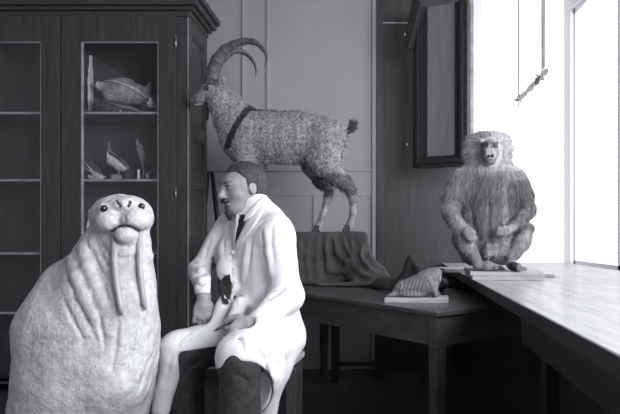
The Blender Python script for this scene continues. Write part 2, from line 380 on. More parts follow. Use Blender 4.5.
# cornice
b = MB()
for i,(o_,za,zb) in enumerate(((.02,0,.035),(.045,.035,.06),(.075,.06,.10),(.10,.10,.14))):
    b.box((x0-.02,YC-o_,ztop+za-.0),(x1+o_,YC+DC+o_*.5,ztop+zb))
b.build('cornice', M['wood'], k_, bevel=.006)
zsh = [P(0,111,YC)[2], P(0,178.5,YC)[2], P(0,252,YC)[2], .55]
for i,z in enumerate(zsh):
    MB().box((x0,YC+.018,z-.022),(x1-.02,YC+DC-.015,z)).build('shelf', M['woodi'], k_)
    MB().box((x0,YC+.012,z-.016),(x1-.02,YC+.018,z-.004)).build('shelf_edge', M['edge'], k_)
MB().box((X_(160.5,YC),YC-.002,.1),(x1-.004,YC+.03,ztop+.2)).build('front_frame', M['wood'], k_, bevel=.003)
def door(px0, px1, gx0, gx1, nm):
    a, c = X_(px0,YC), X_(px1,YC); g0, g1 = X_(gx0,YC), X_(gx1,YC); zt = P(0,43,YC)[2]; zb = .42
    b = MB().box((a,YC-.028,.12),(g0,YC-.003,ztop+.0)).box((g1,YC-.028,.12),(c,YC-.003,ztop)).box((g0,YC-.028,zt),(g1,YC-.003,ztop)).box((g0,YC-.028,.12),(g1,YC-.003,zb))
    d = b.build('door', M['wood'], k_, bevel=.002)
    MB().box((g0-.004,YC-.018,zb),(g1+.004,YC-.014,zt)).build('glass_pane', M['glass'], d)
    MB().box((g0,YC-.026,zb),(g0+.009,YC-.004,zt)).box((g0,YC-.026,zt-.004),(g1,YC-.004,zt)).box((g1-.004,YC-.026,zb),(g1,YC-.004,zt)).build('glazing_bead', M['edge'], d)
    return d
d = door(63,176.5,83,159.5,'r'); door(-30,62,-12,43,'l')
for y in (44,194):
    p = P(177.3,y,YC); o = MB().tube([(p[0],YC-.034,p[2]-.035),(p[0],YC-.034,p[2]+.035)],.006,8).tube([(p[0],YC-.034,p[2]+.035),(p[0],YC-.034,p[2]+.047)],[.003,.004],8).build('hinge', M['metal'], k_, smooth=True)
# ================================================================ corner cupboard
c0 = P(414,100,4.62); rz = math.radians(-28)
k2 = thing('corner_cupboard', 'dark framed wooden cupboard hung on the wall beside the window above the baboon', 'cupboard', (c0[0],4.62,1.5), rz)
zb_, zt_ = P(0,168,4.62)[2], 2.75
def loc_box(mb, a, b_): return mb.box(a, b_)
def lbuild(mb, name, m, par, bevel=0):          # mb is in the local frame of par
    me = bpy.data.meshes.new(name); me.from_pydata(mb.v, [], mb.f); me.update()
    bm = bmesh.new(); bm.from_mesh(me); bmesh.ops.recalc_face_normals(bm, faces=bm.faces); bm.to_mesh(me); bm.free()
    o = link(name, me, M[m], par, False, False)
    if bevel: q = o.modifiers.new('bevel','BEVEL'); q.width = bevel; q.segments = 2
    return o
z0 = zb_-1.5; z1 = zt_-1.5; W = .425
b = MB().box((.02,.03,z0),(W-.02,.10,z1)); lbuild(b, 'carcass', 'woodx', k2)
b = MB()
for i,(o_,d_) in enumerate(((0,-.03),(.03,-.045),(.055,-.02),(.075,-.0))):
    w_ = (.03,.025,.02,.03)[i]
    b.box((o_,d_,z0+o_),(o_+w_,.03,z1)).box((W-o_-w_,d_,z0+o_),(W-o_,.03,z1)).box((o_,d_,z0+o_*.7),(W-o_,.03,z0+o_*.7+w_*.8))
lbuild(b, 'moulded_frame', 'woodx', k2, .003)
lbuild(MB().box((.1,.01,z0+.08),(W-.1,.028,z1)), 'door_panel', 'panel', k2)
b = MB().add([(-.03,-.02,.83),(.04,-.08,.83),(.04,.03,.83),(-.03,.03,.83)],[(0,1,2,3)])
p0 = Vector((-.035,-.06,.76)); p1 = Vector((.05,-.06,1.0))
b = MB().hull([(-.045,-.10,.965),(.005,-.10,.93),(.005,.03,.93),(-.045,.03,.965)],[(.03,-.10,1.30),(.10,-.10,1.26),(.10,.03,1.26),(.03,.03,1.30)])
lbuild(b, 'bracket', 'woodx', k2, .006)
# ================================================================ table
A = np.array([.30,2.577]); dl = np.array([-.617,.787]); dw = np.array([.787,.617]); TL, TW, TZ = 2.1, .88, .75
def tp(l, w): q = A+dl*l+dw*w; return (q[0],q[1])
k3 = thing('worktable', 'long dark wooden table behind the seated man with a worn apron', 'table', (*tp(TL/2,TW/2),0))
MB().prism([tp(0,0),tp(0,TW),tp(TL,TW),tp(TL,0)], TZ-.022, TZ).build('tabletop', M['table'], k3, bevel=.004)
i_ = .025
MB().prism([tp(i_,i_),tp(TL-i_,i_),tp(TL-i_,i_+.022),tp(i_,i_+.022)],TZ-.15,TZ-.022).build('apron', M['table'], k3)
MB().prism([tp(i_,i_),tp(i_,TW-i_),tp(i_+.022,TW-i_),tp(i_+.022,i_)],TZ-.15,TZ-.022).build('apron', M['table'], k3)
MB().prism([tp(i_,TW-i_-.022),tp(TL-i_,TW-i_-.022),tp(TL-i_,TW-i_),tp(i_,TW-i_)],TZ-.15,TZ-.022).build('apron', M['table'], k3)
MB().prism([tp(TL-i_-.022,i_),tp(TL-i_,i_),tp(TL-i_,TW-i_),tp(TL-i_-.022,TW-i_)],TZ-.15,TZ-.022).build('apron', M['table'], k3)
for l,w_ in ((.02,.02),(.02,TW-.075),(TL-.075,.02),(TL-.075,TW-.075)):
    q = [tp(l,w_),tp(l+.055,w_),tp(l+.055,w_+.055),tp(l,w_+.055)]; c = np.mean(q,0)
    lo_ = [tuple(c+(np.array(v)-c)*.72)+(0.0,) for v in q]; hi_ = [v+(TZ-.15,) for v in q]
    b = MB().hull(lo_, hi_).prism(q, TZ-.15, TZ-.022); b.build('leg', M['table'], k3, bevel=.003)
# low trestle seen in the dark under the table
k4 = thing('low_stand', 'dark plain wooden stand with a low rail in the shadow under the table', 'stand', (-.1,4.45,0))
for x,y in ((-.22,4.5),(.1,4.62),(-.22,4.8),(.1,4.8)): MB().box((x-.025,y-.025,0),(x+.025,y+.025,.56)).build('leg', M['woodx'], k4)
MB().box((-.25,4.47,.56),(.13,4.83,.585)).build('top', M['woodx'], k4); MB().box((-.2,4.49,.12),(.09,4.52,.15)).build('rail', M['woodx'], k4)
# ================================================================ workbench along the window
BZ = .85
k5 = thing('workbench', 'heavy workbench under the window with pale worn top and dark front', 'workbench', (.9,3,0))
e0 = (.455,.85); e1 = (.600,4.90)
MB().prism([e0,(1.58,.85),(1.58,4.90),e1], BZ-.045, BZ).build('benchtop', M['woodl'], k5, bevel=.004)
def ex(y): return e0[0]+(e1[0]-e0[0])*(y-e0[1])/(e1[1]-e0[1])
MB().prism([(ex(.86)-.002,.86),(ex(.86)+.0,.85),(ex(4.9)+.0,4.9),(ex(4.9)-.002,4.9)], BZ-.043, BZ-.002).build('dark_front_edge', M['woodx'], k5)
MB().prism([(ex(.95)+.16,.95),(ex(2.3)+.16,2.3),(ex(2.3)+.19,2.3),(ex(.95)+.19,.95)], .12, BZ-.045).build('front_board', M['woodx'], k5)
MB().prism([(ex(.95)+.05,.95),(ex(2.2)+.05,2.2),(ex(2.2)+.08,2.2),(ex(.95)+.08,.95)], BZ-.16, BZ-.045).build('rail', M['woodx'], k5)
for x,y in ((.62,1.0),(1.5,1.0),(1.5,4.75),(.72,4.75),(1.5,2.6),(.66,2.15)): MB().box((x-.04,y-.04,0),(x+.04,y+.04,BZ-.045)).build('leg', M['woodx'], k5)
# ================================================================ mounting boards under the baboon
cx, cy = X_(503,3.22), 3.22; r_ = math.radians(-5)
def slab(name, label, a, c, z, th, mm='board', rz=r_, grp=None):
    o = MB().box((a[0],a[1],z),(c[0],c[1],z+th),rz).build(name, M[mm], bevel=.003); tag(o, label, 'board', grp); return o
slab('mounting_board','pale thick board lying on the workbench, lower of the two boards under the baboon',(cx-.175,3.0,0),(cx+.17,3.47,0),BZ,.020)
slab('mounting_board','pale board directly under the seated baboon, upper of the two boards',(cx-.185,3.01,0),(cx+.165,3.45,0),BZ+.0205,.020)
slab('scrap_board','short thin plank lying at the left edge of the workbench behind the baboon boards',(X_(441,3.7),3.62,0),(X_(470,3.7),3.85,0),BZ,.022,'board',.1)
slab('scrap_board','thin lath poking out to the right of the baboon boards',(cx+.19,3.2,0),(cx+.29,3.30,0),BZ,.016,'board',-.5)
# ================================================================ stool under the man
k6 = thing('stool', 'plain wooden stool mostly hidden under the white coat of the seated man', 'stool', (-.41,2.66,0))
MB().box((-.57,2.53,.525),(-.285,2.80,.55),-.12).build('seat', M['board'], k6, bevel=.005)
for x in (-.52,-.30):
    for y in (2.53,2.77): MB().hull([(x-.02,y-.02,0),(x+.02,y-.02,0),(x+.02,y+.02,0),(x-.02,y+.02,0)],[(x-.02,y-.02,.525),(x+.02,y-.02,.525),(x+.02,y+.02,.525),(x-.02,y+.02,.525)]).build('leg', M['wood'], k6)
# ================================================================ dark poles leaning on the cabinet side
for (a,c,r0,r1,lab) in (((208,172,4.8),(199,262,4.74),.014,.030,'dark pole leaning beside the cabinet, left one of the pair behind the man'),((212,172,4.8),(223,262,4.74),.014,.030,'dark pole leaning beside the cabinet, right one of the pair behind the man')):
    p = P(*a); q = P(*c); d_ = (q-p); q2 = p+d_*((p[2]-.0)/-d_[2])*.99; q2[2] = .03
    o = MB().tube([p,(p+q)/2,q,q2],[r0,(r0+r1)/2,r1,r1],12).build('pole', M['woodx'], smooth=True); tag(o, lab, 'pole')
# ================================================================ plinth, drape and crate
PC = np.array([-.43,4.13]); PZ = 1.085
F = Field((PC[0]-.58,3.7,TZ-.01),(.40,4.42,1.16),.009)
c = np.array([PC[0]-.03,PC[1],(PZ+TZ)/2-.0])
F.add(rbox(c,(.475,.195,(PZ-TZ)/2+.004),rd=.02),.01)
F.add(cone(P(352,243,4.05),P(388,284,3.98),.05,.04),.06).add(cone(P(360,262,3.95),P(392,284,3.85),.07,.025),.05).add(cone(P(318,285,3.86),P(385,287,3.82),.02,.03),.04)
F.add(ell(P(366,275,3.95),(.13,.12,.09)),.05)
F.crease([(326,236),(327,250),(328,262),(331,270),(338,273),(345,270),(350,262)],.016,.02,add=True,inset=.002)
F.crease([(334,238),(336,250),(341,258),(348,262),(354,260)],.012,.02,add=True)
F.crease([(343,237),(346,247),(352,256)],.010,.015,add=True)
for l in ([(352,240),(351,255),(358,268),(368,276)],[(362,246),(360,258),(370,268),(380,272)],[(368,252),(374,262),(384,270)],[(352,265),(362,274),(375,281),(390,283)],[(340,280),(355,277),(366,282)],[(308,240),(307,262),(309,280)],[(318,238),(317,258),(318,278)]):
    F.crease(l,.011,.018,add=True)
for l in ([(331,240),(332,255),(336,264),(344,266)],[(347,240),(350,250),(356,262),(362,266)],[(356,244),(357,256),(364,268)],[(365,256),(372,266),(382,272)],[(350,270),(358,278),(372,284)],[(322,240),(323,262),(325,278)],[(360,280),(375,279)]):
    F.crease(l,.012,.014)
F.warp(lambda X: .004*nz(X,38,2)+.0025*nz(X,85,5))
F.sub(rbox((PC[0],PC[1],TZ-.05),(1,1,.053),rd=.001),.001)
o = F.build('draped_cloth', M['drape'], relax=2); tag(o,'dark cloth draped in folds over the stand under the horned goat','cloth')
# dark cloth heap on the table between the drape and the small walrus
F = Field((-.1,3.2,TZ-.01),(.7,4.3,1.15),.009)
F.add(ell(P(392,285,3.7),(.13,.12,.045)),.03).add(cone(P(405,284,3.6),P(409,256,3.65),.05,.006),.03).add(cone(P(409,257,3.65),P(421,276,3.6),.006,.04),.02).add(ell(P(428,284,3.5),(.12,.12,.05)),.03).add(cone(P(396,284,3.6),P(430,290,3.3),.03,.02),.03)
F.warp(lambda X: .008*nz(X,45,3))
o = F.build('black_cloth', M['dcloth'], relax=2); tag(o,'black crumpled cloth on the table behind the small walrus figure','cloth')
# ================================================================ large walrus
Y0 = 2.2; s_ = Y0/FP
def w3(px,py,dy=0): return P(px,py,Y0+dy)
F = Field((X_(5,Y0)-.1,Y0-.38,-.005),(X_(166,Y0)+.03,Y0+.40,1.27),.0050)
body = [(121,222,24,.03),(119,238,28,.03),(114,258,36,.03),(108,285,45,.03),(101,318,55,.03),(96,350,60,.03),(89,385,61,.03),(82,420,61,.04),(76,500,58,.05)]
for a,b in zip(body[:-1],body[1:]): F.add(cone(w3(a[0],a[1],a[3]),w3(b[0],b[1],b[3]),a[2]*s_,b[2]*s_),.03)
F.add(cone(w3(72,292,.06),w3(60,330,.02),34*s_,40*s_),.05).add(cone(w3(60,330,0),w3(45,440,-.03),40*s_,34*s_),.05)
F.add(cone(w3(45,440,-.03),w3(40,524,-.14),30*s_,16*s_),.05)            # fore flipper
F.add(ell((-1.02,2.35,.10),(.35,.26,.12)),.06)
# chest column standing a little proud
F.add(cone(w3(127,250,-.04),w3(128,300,-.06),22*s_,23*s_),.04).add(cone(w3(128,300,-.06),w3(114,380,-.08),23*s_,32*s_),.05)
# head
F.add(ell(w3(122.5,217,0),(31*s_,30*s_,21.5*s_*1.0)),.02).add(ell(w3(123,211,-.02),(25*s_,28*s_,15*s_)),.02)
F.add(ell(w3(112,221,-.085),(15*s_,17*s_,12*s_)),.015).add(ell(w3(136,220,-.085),(14.5*s_,17*s_,12*s_)),.015)
F.add(ell(w3(124,206,-.075),(12.5*s_,16*s_,7.5*s_)),.015)
F.add(ell(w3(126.5,234.5,-.100),(10.5*s_,13*s_,9.5*s_)),.004)
F.add(ell(w3(126,243,-.045),(21*s_,20*s_,9*s_)),.012).add(ell(w3(126,257,-.035),(26*s_,22*s_,9*s_)),.02)
F.warp(lambda X: .0035*nz(X,30,4)+.0018*nz(X,75,1)+.001*nz(X,160,2))
F.crease([(124,210),(124.3,216),(125,222),(125.5,227)],.0042,.005)
F.crease([(100,231),(106,232.5),(112,231),(118,227.5),(125.5,225.5),(132,227),(138,230.5),(144,231.5)],.0060,.004)
mo = [(100,231),(104,232.3),(108,232.6),(112,231),(115,229.3),(118,227.3),(121,226),(125,225.2),(129,226),(132,227),(135,228.8),(138,230.5),(141,231.4),(144,231.5)]
F.crease([(116,243),(120,246),(127,247),(134,246),(139,242)],.003,.008)
F.crease([(99,238),(104,249),(112,256),(125,259),(137,257),(146,250)],.004,.012)
F.crease([(93,226),(95,240),(101,256),(110,268)],.004,.012)
nost = [[(117.2,201.2),(117.9,202.4),(118.7,203.6),(119.6,204.9),(120.4,206.2)],[(130.4,201.6),(129.9,202.8),(129.2,204),(128.4,205.2),(127.6,206.4)]]
for q in nost: F.crease(q,.0058,.003)
F.crease([(114,205),(112.6,202),(114.5,199.6),(118,198.8)],.0028,.004); F.crease([(133,204.5),(133.6,202),(131.8,199.8),(128.5,199.2)],.0028,.004); F.crease([(112.5,207),(116,209.5),(120,211)],.002,.004)
for l in ([(74,246),(78,262),(84,280),(92,298),(99,318),(103,336),(104,350)],[(86,240),(90,254),(96,270),(104,286),(108,300)],[(66,262),(70,280),(78,300),(88,322),(98,345)],[(64,300),(72,318),(84,340)],[(92,250),(98,266),(108,282)]):
    F.crease(l,.005,.010)
for l in ([(161,326),(157,345),(150,362)],[(160,345),(156,362),(149,380)],[(156,364),(151,380),(144,396)],[(158,300),(153,330),(143,356),(128,384)],[(160,318),(154,346),(146,368),(138,392)],[(160,335),(156,360),(148,388)],[(152,300),(146,325),(138,345)],[(159,350),(155,372),(150,392)],[(118,322),(116,345),(112,370)],[(136,330),(132,350),(124,372)]):
    F.crease(l,.0052,.010)
for l in ([(81,247),(87,266),(95,285),(103,305)],[(70,258),(76,276),(84,296),(94,318)],[(156,322),(148,350),(136,378)]): F.crease(l,.008,.03,add=True)
for ex_,ey_ in ((103.2,208.5),(141.3,206.5)):
    h = F.hit(ex_,ey_); F.add(ell(h+np.array([0,.004,0]),(.018,.012,.019)),.01); 
eyeh = [F.hit(103.2,208.5),F.hit(141.3,206.5)]
for h in eyeh: F.sub(ell(h,(.0105,.012,.0115)),.004)
nh = [F.hit(*q) for n in nost for q in n]
tk = [F.hit(113,232,Y0-.15),F.hit(138.5,231.5,Y0-.15)]
mo = np.array(mo); uu = np.linspace(3,12,60); moh = [F.hit(np.interp(k,range(len(mo)),mo[:,0]),np.interp(k,range(len(mo)),mo[:,1])) for k in uu]; moh = [p for p in moh if p is not None]
def wp(V,N):
    g = .50+.04*nz(V,18,3)+.04*nz(V,45,6)
    for h in nh: g = np.where(np.linalg.norm(V-h,axis=1)<.0062, .03, g)
    for h in moh: g = np.where(np.linalg.norm(V-h,axis=1)<.0052, .06, g)
    for h in eyeh: g = np.where(np.linalg.norm(V-h,axis=1)<.0128, .10, g)
    return g
wal = thing('walrus_mount','large pale mounted walrus with two long hanging tusks, upright in the left foreground','walrus',(X_(95,Y0),Y0,0))
wb = F.build('body',M['walrus'],wal,wp)
for (a,r,tip) in ((tk[0],3.15,(122.5,316)),(tk[1],3.05,(145.5,310))):
    a = a+np.array([0,.012,.004]); hh = F.hit(*tip); t = P(tip[0],tip[1],min(hh[1]-.016,a[1]-.03)); pts = []; rr = []
    for i in range(15):
        u = i/14; p = a*(1-u)+t*u; bow = math.sin(PI*u)*.010; pts.append(p+np.array([-bow*.3+.0,-bow*1.6,0])); rr.append(s_*r*(1-.12*u)*(1 if u < .9 else math.sqrt(max(1-((u-.9)/.105)**2,.02))))
    MB().tube(pts,rr,14).build('tusk',M['tusk'],wal,smooth=True)
for h in eyeh:
    F2 = Field(h-.02,h+.02,.003); F2.add(ell(h+np.array([0,.003,0]),(.0105,.0105,.0115))); F2.build('eye',M['black'],wal)
# ================================================================ small walrus figure on its board
Yk = 3.0; sk = Yk/FP
bz = TZ
def k3d(px,py,dy=0): return P(px,py,Yk+dy)
hz = lambda y: CZ-(y-HY)/FP*Yk
a = np.array([X_(387,Yk),Yk-.09]); o = MB().box((X_(386,Yk),Yk-.085,TZ),(X_(448,Yk),Yk+.085,TZ+.022),-.13).build('display_plinth',M['board'],bevel=.002); tag(o,'small flat board with pale edge on the table carrying the small walrus figure','board')
o = MB().box((X_(449.5,Yk)-.016,Yk-.11,TZ+.0225),(X_(449.5,Yk)-.006,Yk-.10,TZ+.035)); 
kw = thing('walrus_figure','small grey modelled walrus figure lying on a board on the table','figurine',(X_(418,Yk),Yk,TZ+.022))
zb = TZ+.024; off = zb-hz(298)                     # put its belly on the board
def q3(px,py,dy=0): v = k3d(px,py,dy); v[2] += off; return v
F = Field(q3(385,306,-.12)-.02,q3(446,262,.12)+.02,.0035)
F.chain([q3(395,294,.0),q3(402,290.5),q3(412,289),q3(421,286.5),q3(428,282),q3(433,277.5),q3(436.5,274.5,-.01)],[3.5*sk,7*sk,9*sk,10.5*sk,10.5*sk,8*sk,4.6*sk],.02)
F.chain([q3(425,290),q3(431,289,-.02),q3(434,296,-.03)],[8*sk,7*sk,3*sk],.015).add(cone(q3(433,290,-.03),q3(436,297,-.06),4*sk,2*sk),.01).add(cone(q3(433,290,.03),q3(439,297,.05),4*sk,2*sk),.01)
F.add(ell(q3(438.3,275.3,-.012),(3.4*sk,3.6*sk,3.2*sk)),.006).add(cone(q3(398,295,-.01),q3(389.5,297,-.03),3*sk,1.6*sk),.01).add(cone(q3(398,295,.01),q3(390,297,.03),3*sk,1.6*sk),.01)
F.add(ell(q3(412,296),(15*sk,11*sk,4*sk)),.015)
for i in range(8):
    x = 395+i*3.6; F.crease([(x+3,281-i*.35),(x+1,286),(x-.5,291),(x+.5,296)] if i else [(397,288),(396,292),(397,296)],.002,.004)
F.crease([(424,276),(429,284),(431,292)],.0022,.005); F.crease([(430,273),(434,280),(436,288)],.0022,.005)
F.sub(rbox((X_(418,Yk),Yk,zb-.05-.0),(.3,.3,.05),rd=.001),.002)
F.build('body',M['clay'],kw,relax=0)
for d in (-.012,.008): MB().tube([q3(440.5,277.5,d-.01),q3(440.2,282,d-.012),q3(439.2,286.5,d-.008)],[.0035,.003,.001],8).build('tusk',M['tusk'],kw,smooth=True)
# ================================================================ ibex
Yi = 4.10; si = Yi/FP
def i3(px,py,dy=0): return P(px,py,Yi+dy)
HZ = PZ+.004
F = Field(i3(186,240,0)-np.array([.03,.26,.02]),i3(362,70,0)+np.array([.03,.26,.02]),.0072)
def ch(L,k=.03): F.chain([i3(*l[:3]) for l in L],[l[3]*si for l in L],k)
# trunk: an ellipse in section, taller than it is wide
for (x,y,rz_,ry,rx) in ((250,137,27,.135,24),(268,137,25.5,.16,26),(288,138,26,.17,26),(306,138,25,.165,24),(322,139,22,.15,20),(333,139,17,.135,13)): F.add(ell(i3(x,y),(rx*si,ry,rz_*si)),.035)
ch([(248,135,0,23),(239,126,0,20),(230,113,0,16.5),(222,102,0,13.5),(217,95,0,11)],.04)
ch([(236,142,0,14),(246,152,0,13)],.04)
# head
ch([(217,91,0,9.5),(210,92,0,9.2),(203,96,0,6.8),(197,99.5,0,5.0),(193.5,101,0,4.2)],.014)
ch([(213,86,0,7),(207,89,0,5.5)],.015); ch([(205,101,0,4),(196.5,103.5,0,2.4)],.01)
for sd in (-1,1): F.add(cone(i3(217,85,sd*.045),i3(223.5,78,sd*.115),2.6*si,1.2*si),.008)
# legs
for sd,dx in ((-1,0),(1,6)):     # forelegs
    F.chain([i3(246+dx*.3,150,sd*.08),i3(246+dx,176,sd*.085),i3(248+dx,200,sd*.08),i3(247+dx,224,sd*.08)],[11*si,6*si,4.6*si,3*si],.025)
    F.chain([i3(247+dx,224,sd*.08),np.array([i3(244+dx,228)[0],Yi+sd*.08,HZ+.03])],[3*si,3.4*si],.01)
# near hind leg
F.chain([i3(325,142,-.06),i3(324,158,-.09),i3(334,174,-.10),i3(345,184,-.10),i3(351,191,-.10)],[21*si,15*si,10*si,6.2*si,4.3*si],.03)
F.chain([i3(351,191,-.10),i3(352.5,202,-.10),i3(353,214,-.10),i3(350,224,-.10),i3(347.5,228.5,-.105)],[4.2*si,3.1*si,2.9*si,3.1*si,3.6*si],.012)
F.chain([i3(324,146,.06),i3(314,164,.09),i3(321,180,.09),i3(329,190,.09)],[18*si,12*si,7*si,4.2*si],.03)
F.chain([i3(329,190,.09),i3(326,204,.09),i3(322.5,216,.09),i3(319,225,.09),i3(317,228.5,.085)],[4.2*si,3*si,2.8*si,3*si,3.4*si],.012)
F.chain([i3(343,134,0),i3(349,131,0)],[3.5*si,2.4*si],.012)
F.warp(lambda X: .003*nz(X,34,1)+.003*nz(X,80,2)+.0022*nz(X,150,5))
F.crease([(203,103.2),(199,103.4),(195,103.4),(191,103)],.005,.003); F.crease([(192,99),(193,100)],.006,.003); F.crease([(212,84),(209,86.5),(206,87)],.006,.01,add=True)
def inner(px,py): return P(px,py,Yi)
def ip(V,N):
    x = CX+V[:,0]/Yi*FP; y = HY-(V[:,2]-CZ)/Yi*FP
    g = .34+.04*nz(V,60,4)+.08*nz(V,150,2)
    g = np.where((y>158)&(x>262)&(x<312), .42, g)                          # pale belly
    d = np.abs((x-252)*.866-( -(y-109))*-.5*0 + (y-109)*.49)                # dark stripe from the withers down to the chest
    g = np.where((d<3.2)&(y<150)&(N[:,1]<.2), .05, g)
    g = np.where((y<113)&(x>246)&(N[:,2]>.75), .07, g)                      # dark line along the back
    g = np.where((x<233)&(y<112)&(x>220), .38+.08*nz(V,120,2), g)
    g = np.where(x<214, .30+.07*nz(V,120,2), g)
    g = np.where((x<205)&(y<100), .22, g)
    g = np.where((x<197.5)&(y>97), .12, g)
    g = np.where((np.hypot(x-208.3,y-90)<3.2), .09, g)
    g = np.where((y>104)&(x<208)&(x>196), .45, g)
    g = np.where((y>196)&(x>300), .33+.1*nz(V,60,3), g)
    g = np.where((y>176)&(y<196)&(x>300), .16, g)
    return g
ib = thing('mounted_ibex','mounted horned wild goat with long swept-back ridged horns standing on the draped stand','ibex',(PC[0],PC[1],PZ))
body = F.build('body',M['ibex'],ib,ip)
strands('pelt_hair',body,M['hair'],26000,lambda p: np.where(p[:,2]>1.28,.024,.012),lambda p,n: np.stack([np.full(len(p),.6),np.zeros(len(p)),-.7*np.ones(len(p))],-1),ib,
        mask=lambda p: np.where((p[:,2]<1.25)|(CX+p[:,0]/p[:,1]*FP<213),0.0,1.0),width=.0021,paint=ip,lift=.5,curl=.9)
def horn(pts, rad, dys, name='horn'):
    P3 = [i3(x,y,d) for (x,y),d in zip(pts,dys)]; C3 = [Vector(p) for p in P3]; out = []; rr = []
    n = len(C3)
    def cat(i,t,A): a0,a1,a2,a3 = A[max(i-1,0)],A[i],A[i+1],A[min(i+2,n-1)]; return .5*((2*a1)+(a2-a0)*t+(2*a0-5*a1+4*a2-a3)*t*t+(3*a1-a0-3*a2+a3)*t**3)
    for i in range(n-1):
        for k in range(12):
            t = k/12; out.append(cat(i,t,C3)); rr.append(cat(i,t,rad)*si)
    out.append(C3[-1]); rr.append(rad[-1]*si); m = len(rr)
    for j in range(m):
        u = j/m; ph = (u**.85*11)%1
        rr[j] *= 1+(.20*math.exp(-((ph-.5)/.13)**2)+.03*math.sin(j*2.3))*(1 if u<.8 else 0)
    return MB().tube(out,rr,16,.8).build(name,M['horn'],ib,smooth=True)
horn([(211,84),(211.9,76.4),(214.4,64.8),(223.5,51.3),(233.2,45.1),(244.8,41.2),(256.4,43.2),(264.7,51.3),(267,59),(264.5,66.5)],[6.3,6.1,5.7,4.9,4.0,3.3,2.7,2.0,1.3,.4],[-.03,-.045,-.06,-.09,-.11,-.13,-.15,-.16,-.17,-.17])
horn([(214,84),(215.5,74),(217.5,66),(223.5,58.5),(231.3,52.6),(238,51),(245.8,53.6),(253.1,61),(256,69.7),(255.6,77)],[6.2,5.6,5,4.3,3.4,2.8,2.4,1.9,1.2,.4],[.03,.045,.06,.09,.11,.13,.15,.16,.17,.17])
# tail, beard, eyes, hooves
b = MB()
for i in range(70):
    a = i3(346+random.uniform(-1,1),133.5+random.uniform(-1.5,1.5),random.uniform(-.015,.015)); t = i3(353+random.uniform(-4,6),121+random.uniform(-3,8),random.uniform(-.03,.03))
    b.tube([a,(a+t)/2+np.array([.008,0,0]),t],[.007,.006,.0012],5)
b.build('tail',M['hairm'],ib,smooth=True)
b = MB()
for i in range(46):
    a = i3(206+random.uniform(-3,3),103+random.uniform(-1,1),random.uniform(-.02,.02)); t = i3(206.5+random.uniform(-2.5,3),115+random.uniform(-3,6),random.uniform(-.02,.02)); b.tube([a,(a+t)/2,t],[.006,.005,.001],5)
b.build('beard',M['dk'],ib,smooth=True)
for sd in (-1,1): MB().lathe(i3(208.3,90,sd*.058)-np.array([0,0,.008]),[(.001,0),(.008,.003),(.010,.008),(.008,.013),(.001,.016)],12).build('eye',M['black'],ib,smooth=True)
for (x,dy) in ((347,-.105),(316.5,.085),(244,-.08),(250,.08)):
    p = i3(x,230,dy); b = MB()
    for s in (-1,1): b.hull([(p[0]-.036,p[1]+s*.019-.016,PZ+.001),(p[0]+.022,p[1]+s*.019-.016,PZ+.001),(p[0]+.022,p[1]+s*.019+.016,PZ+.001),(p[0]-.036,p[1]+s*.019+.016,PZ+.001)],[(p[0]-.014,p[1]+s*.012-.012,PZ+.05),(p[0]+.02,p[1]+s*.012-.012,PZ+.05),(p[0]+.02,p[1]+s*.012+.012,PZ+.05),(p[0]-.014,p[1]+s*.012+.012,PZ+.05)])
    b.build('hoof',M['dk'],ib,bevel=.004)
# ================================================================ baboon
Yb_ = 3.25; sb = Yb_/FP; BT = BZ+.0405
def b3(px,py,dy=0): return P(px,py,Yb_+dy)
zfoot = BT; 
def onb(px,dy,h): v = b3(px,260,dy); v[2] = BT+h; return v
F = Field((X_(436,Yb_),Yb_-.32,BT-.004),(X_(540,Yb_)+.01,Yb_+.25,P(0,130,Yb_)[2]),.0056)
F.add(ell(b3(489,216),(28*sb,.14,42*sb)),.04).add(ell(b3(488,190,.0),(31*sb,.14,25*sb)),.04).add(ell(b3(489,172,.0),(26*sb,.11,14*sb)),.05)
F.add(ell(b3(490,247,.02),(30*sb,.16,18*sb)),.04)
F.add(ell(b3(459,190,0),(10*sb,.08,18*sb)),.04).add(ell(b3(518,190,0),(10*sb,.08,19*sb)),.04)
# arms
F.chain([b3(462,180,0),b3(453,196,-.02),b3(450,211,-.04),b3(457,224,-.12),b3(466,232,-.17)],[12*sb,9.5*sb,8*sb,6.5*sb,4.6*sb],.02)
F.chain([b3(514,180,0),b3(523,196,-.02),b3(527.5,210,-.05),b3(519,222,-.12),b3(509,229,-.18)],[12*sb,9.5*sb,7*sb,5.4*sb,4.2*sb],.02)
# legs
F.chain([b3(474,252,.0),b3(463,238,-.08),b3(462,231,-.12),b3(467,244,-.13),b3(476,258,-.13)],[14*sb,10*sb,6.5*sb,7.5*sb,5*sb],.02)
F.chain([b3(506,252,.0),b3(522,240,-.06),b3(527.5,229,-.09),b3(521,243,-.12),b3(512,257,-.13)],[13*sb,8.5*sb,5.6*sb,7*sb,4.6*sb],.02)
F.chain([onb(478,-.14,.03),onb(488,-.17,.024),onb(496,-.19,.018)],[5.4*sb,4.4*sb,3.4*sb],.012)
F.chain([onb(511,-.14,.03),onb(516,-.18,.022),onb(519,-.21,.017)],[4.6*sb,4*sb,3.2*sb],.012)
for k in range(4):
    F.chain([onb(495+.0*k,-.175-.011*k,.016),onb(500+k*.4,-.176-.013*k,.018),onb(503.5+k*.3,-.178-.014*k,.010)],[.0085,.0085,.006],.004)
    F.chain([onb(516+k*2.4,-.215,.016),onb(517+k*2.7,-.237,.018),onb(517.5+k*2.9,-.252,.010)],[.0085,.0085,.006],.004)
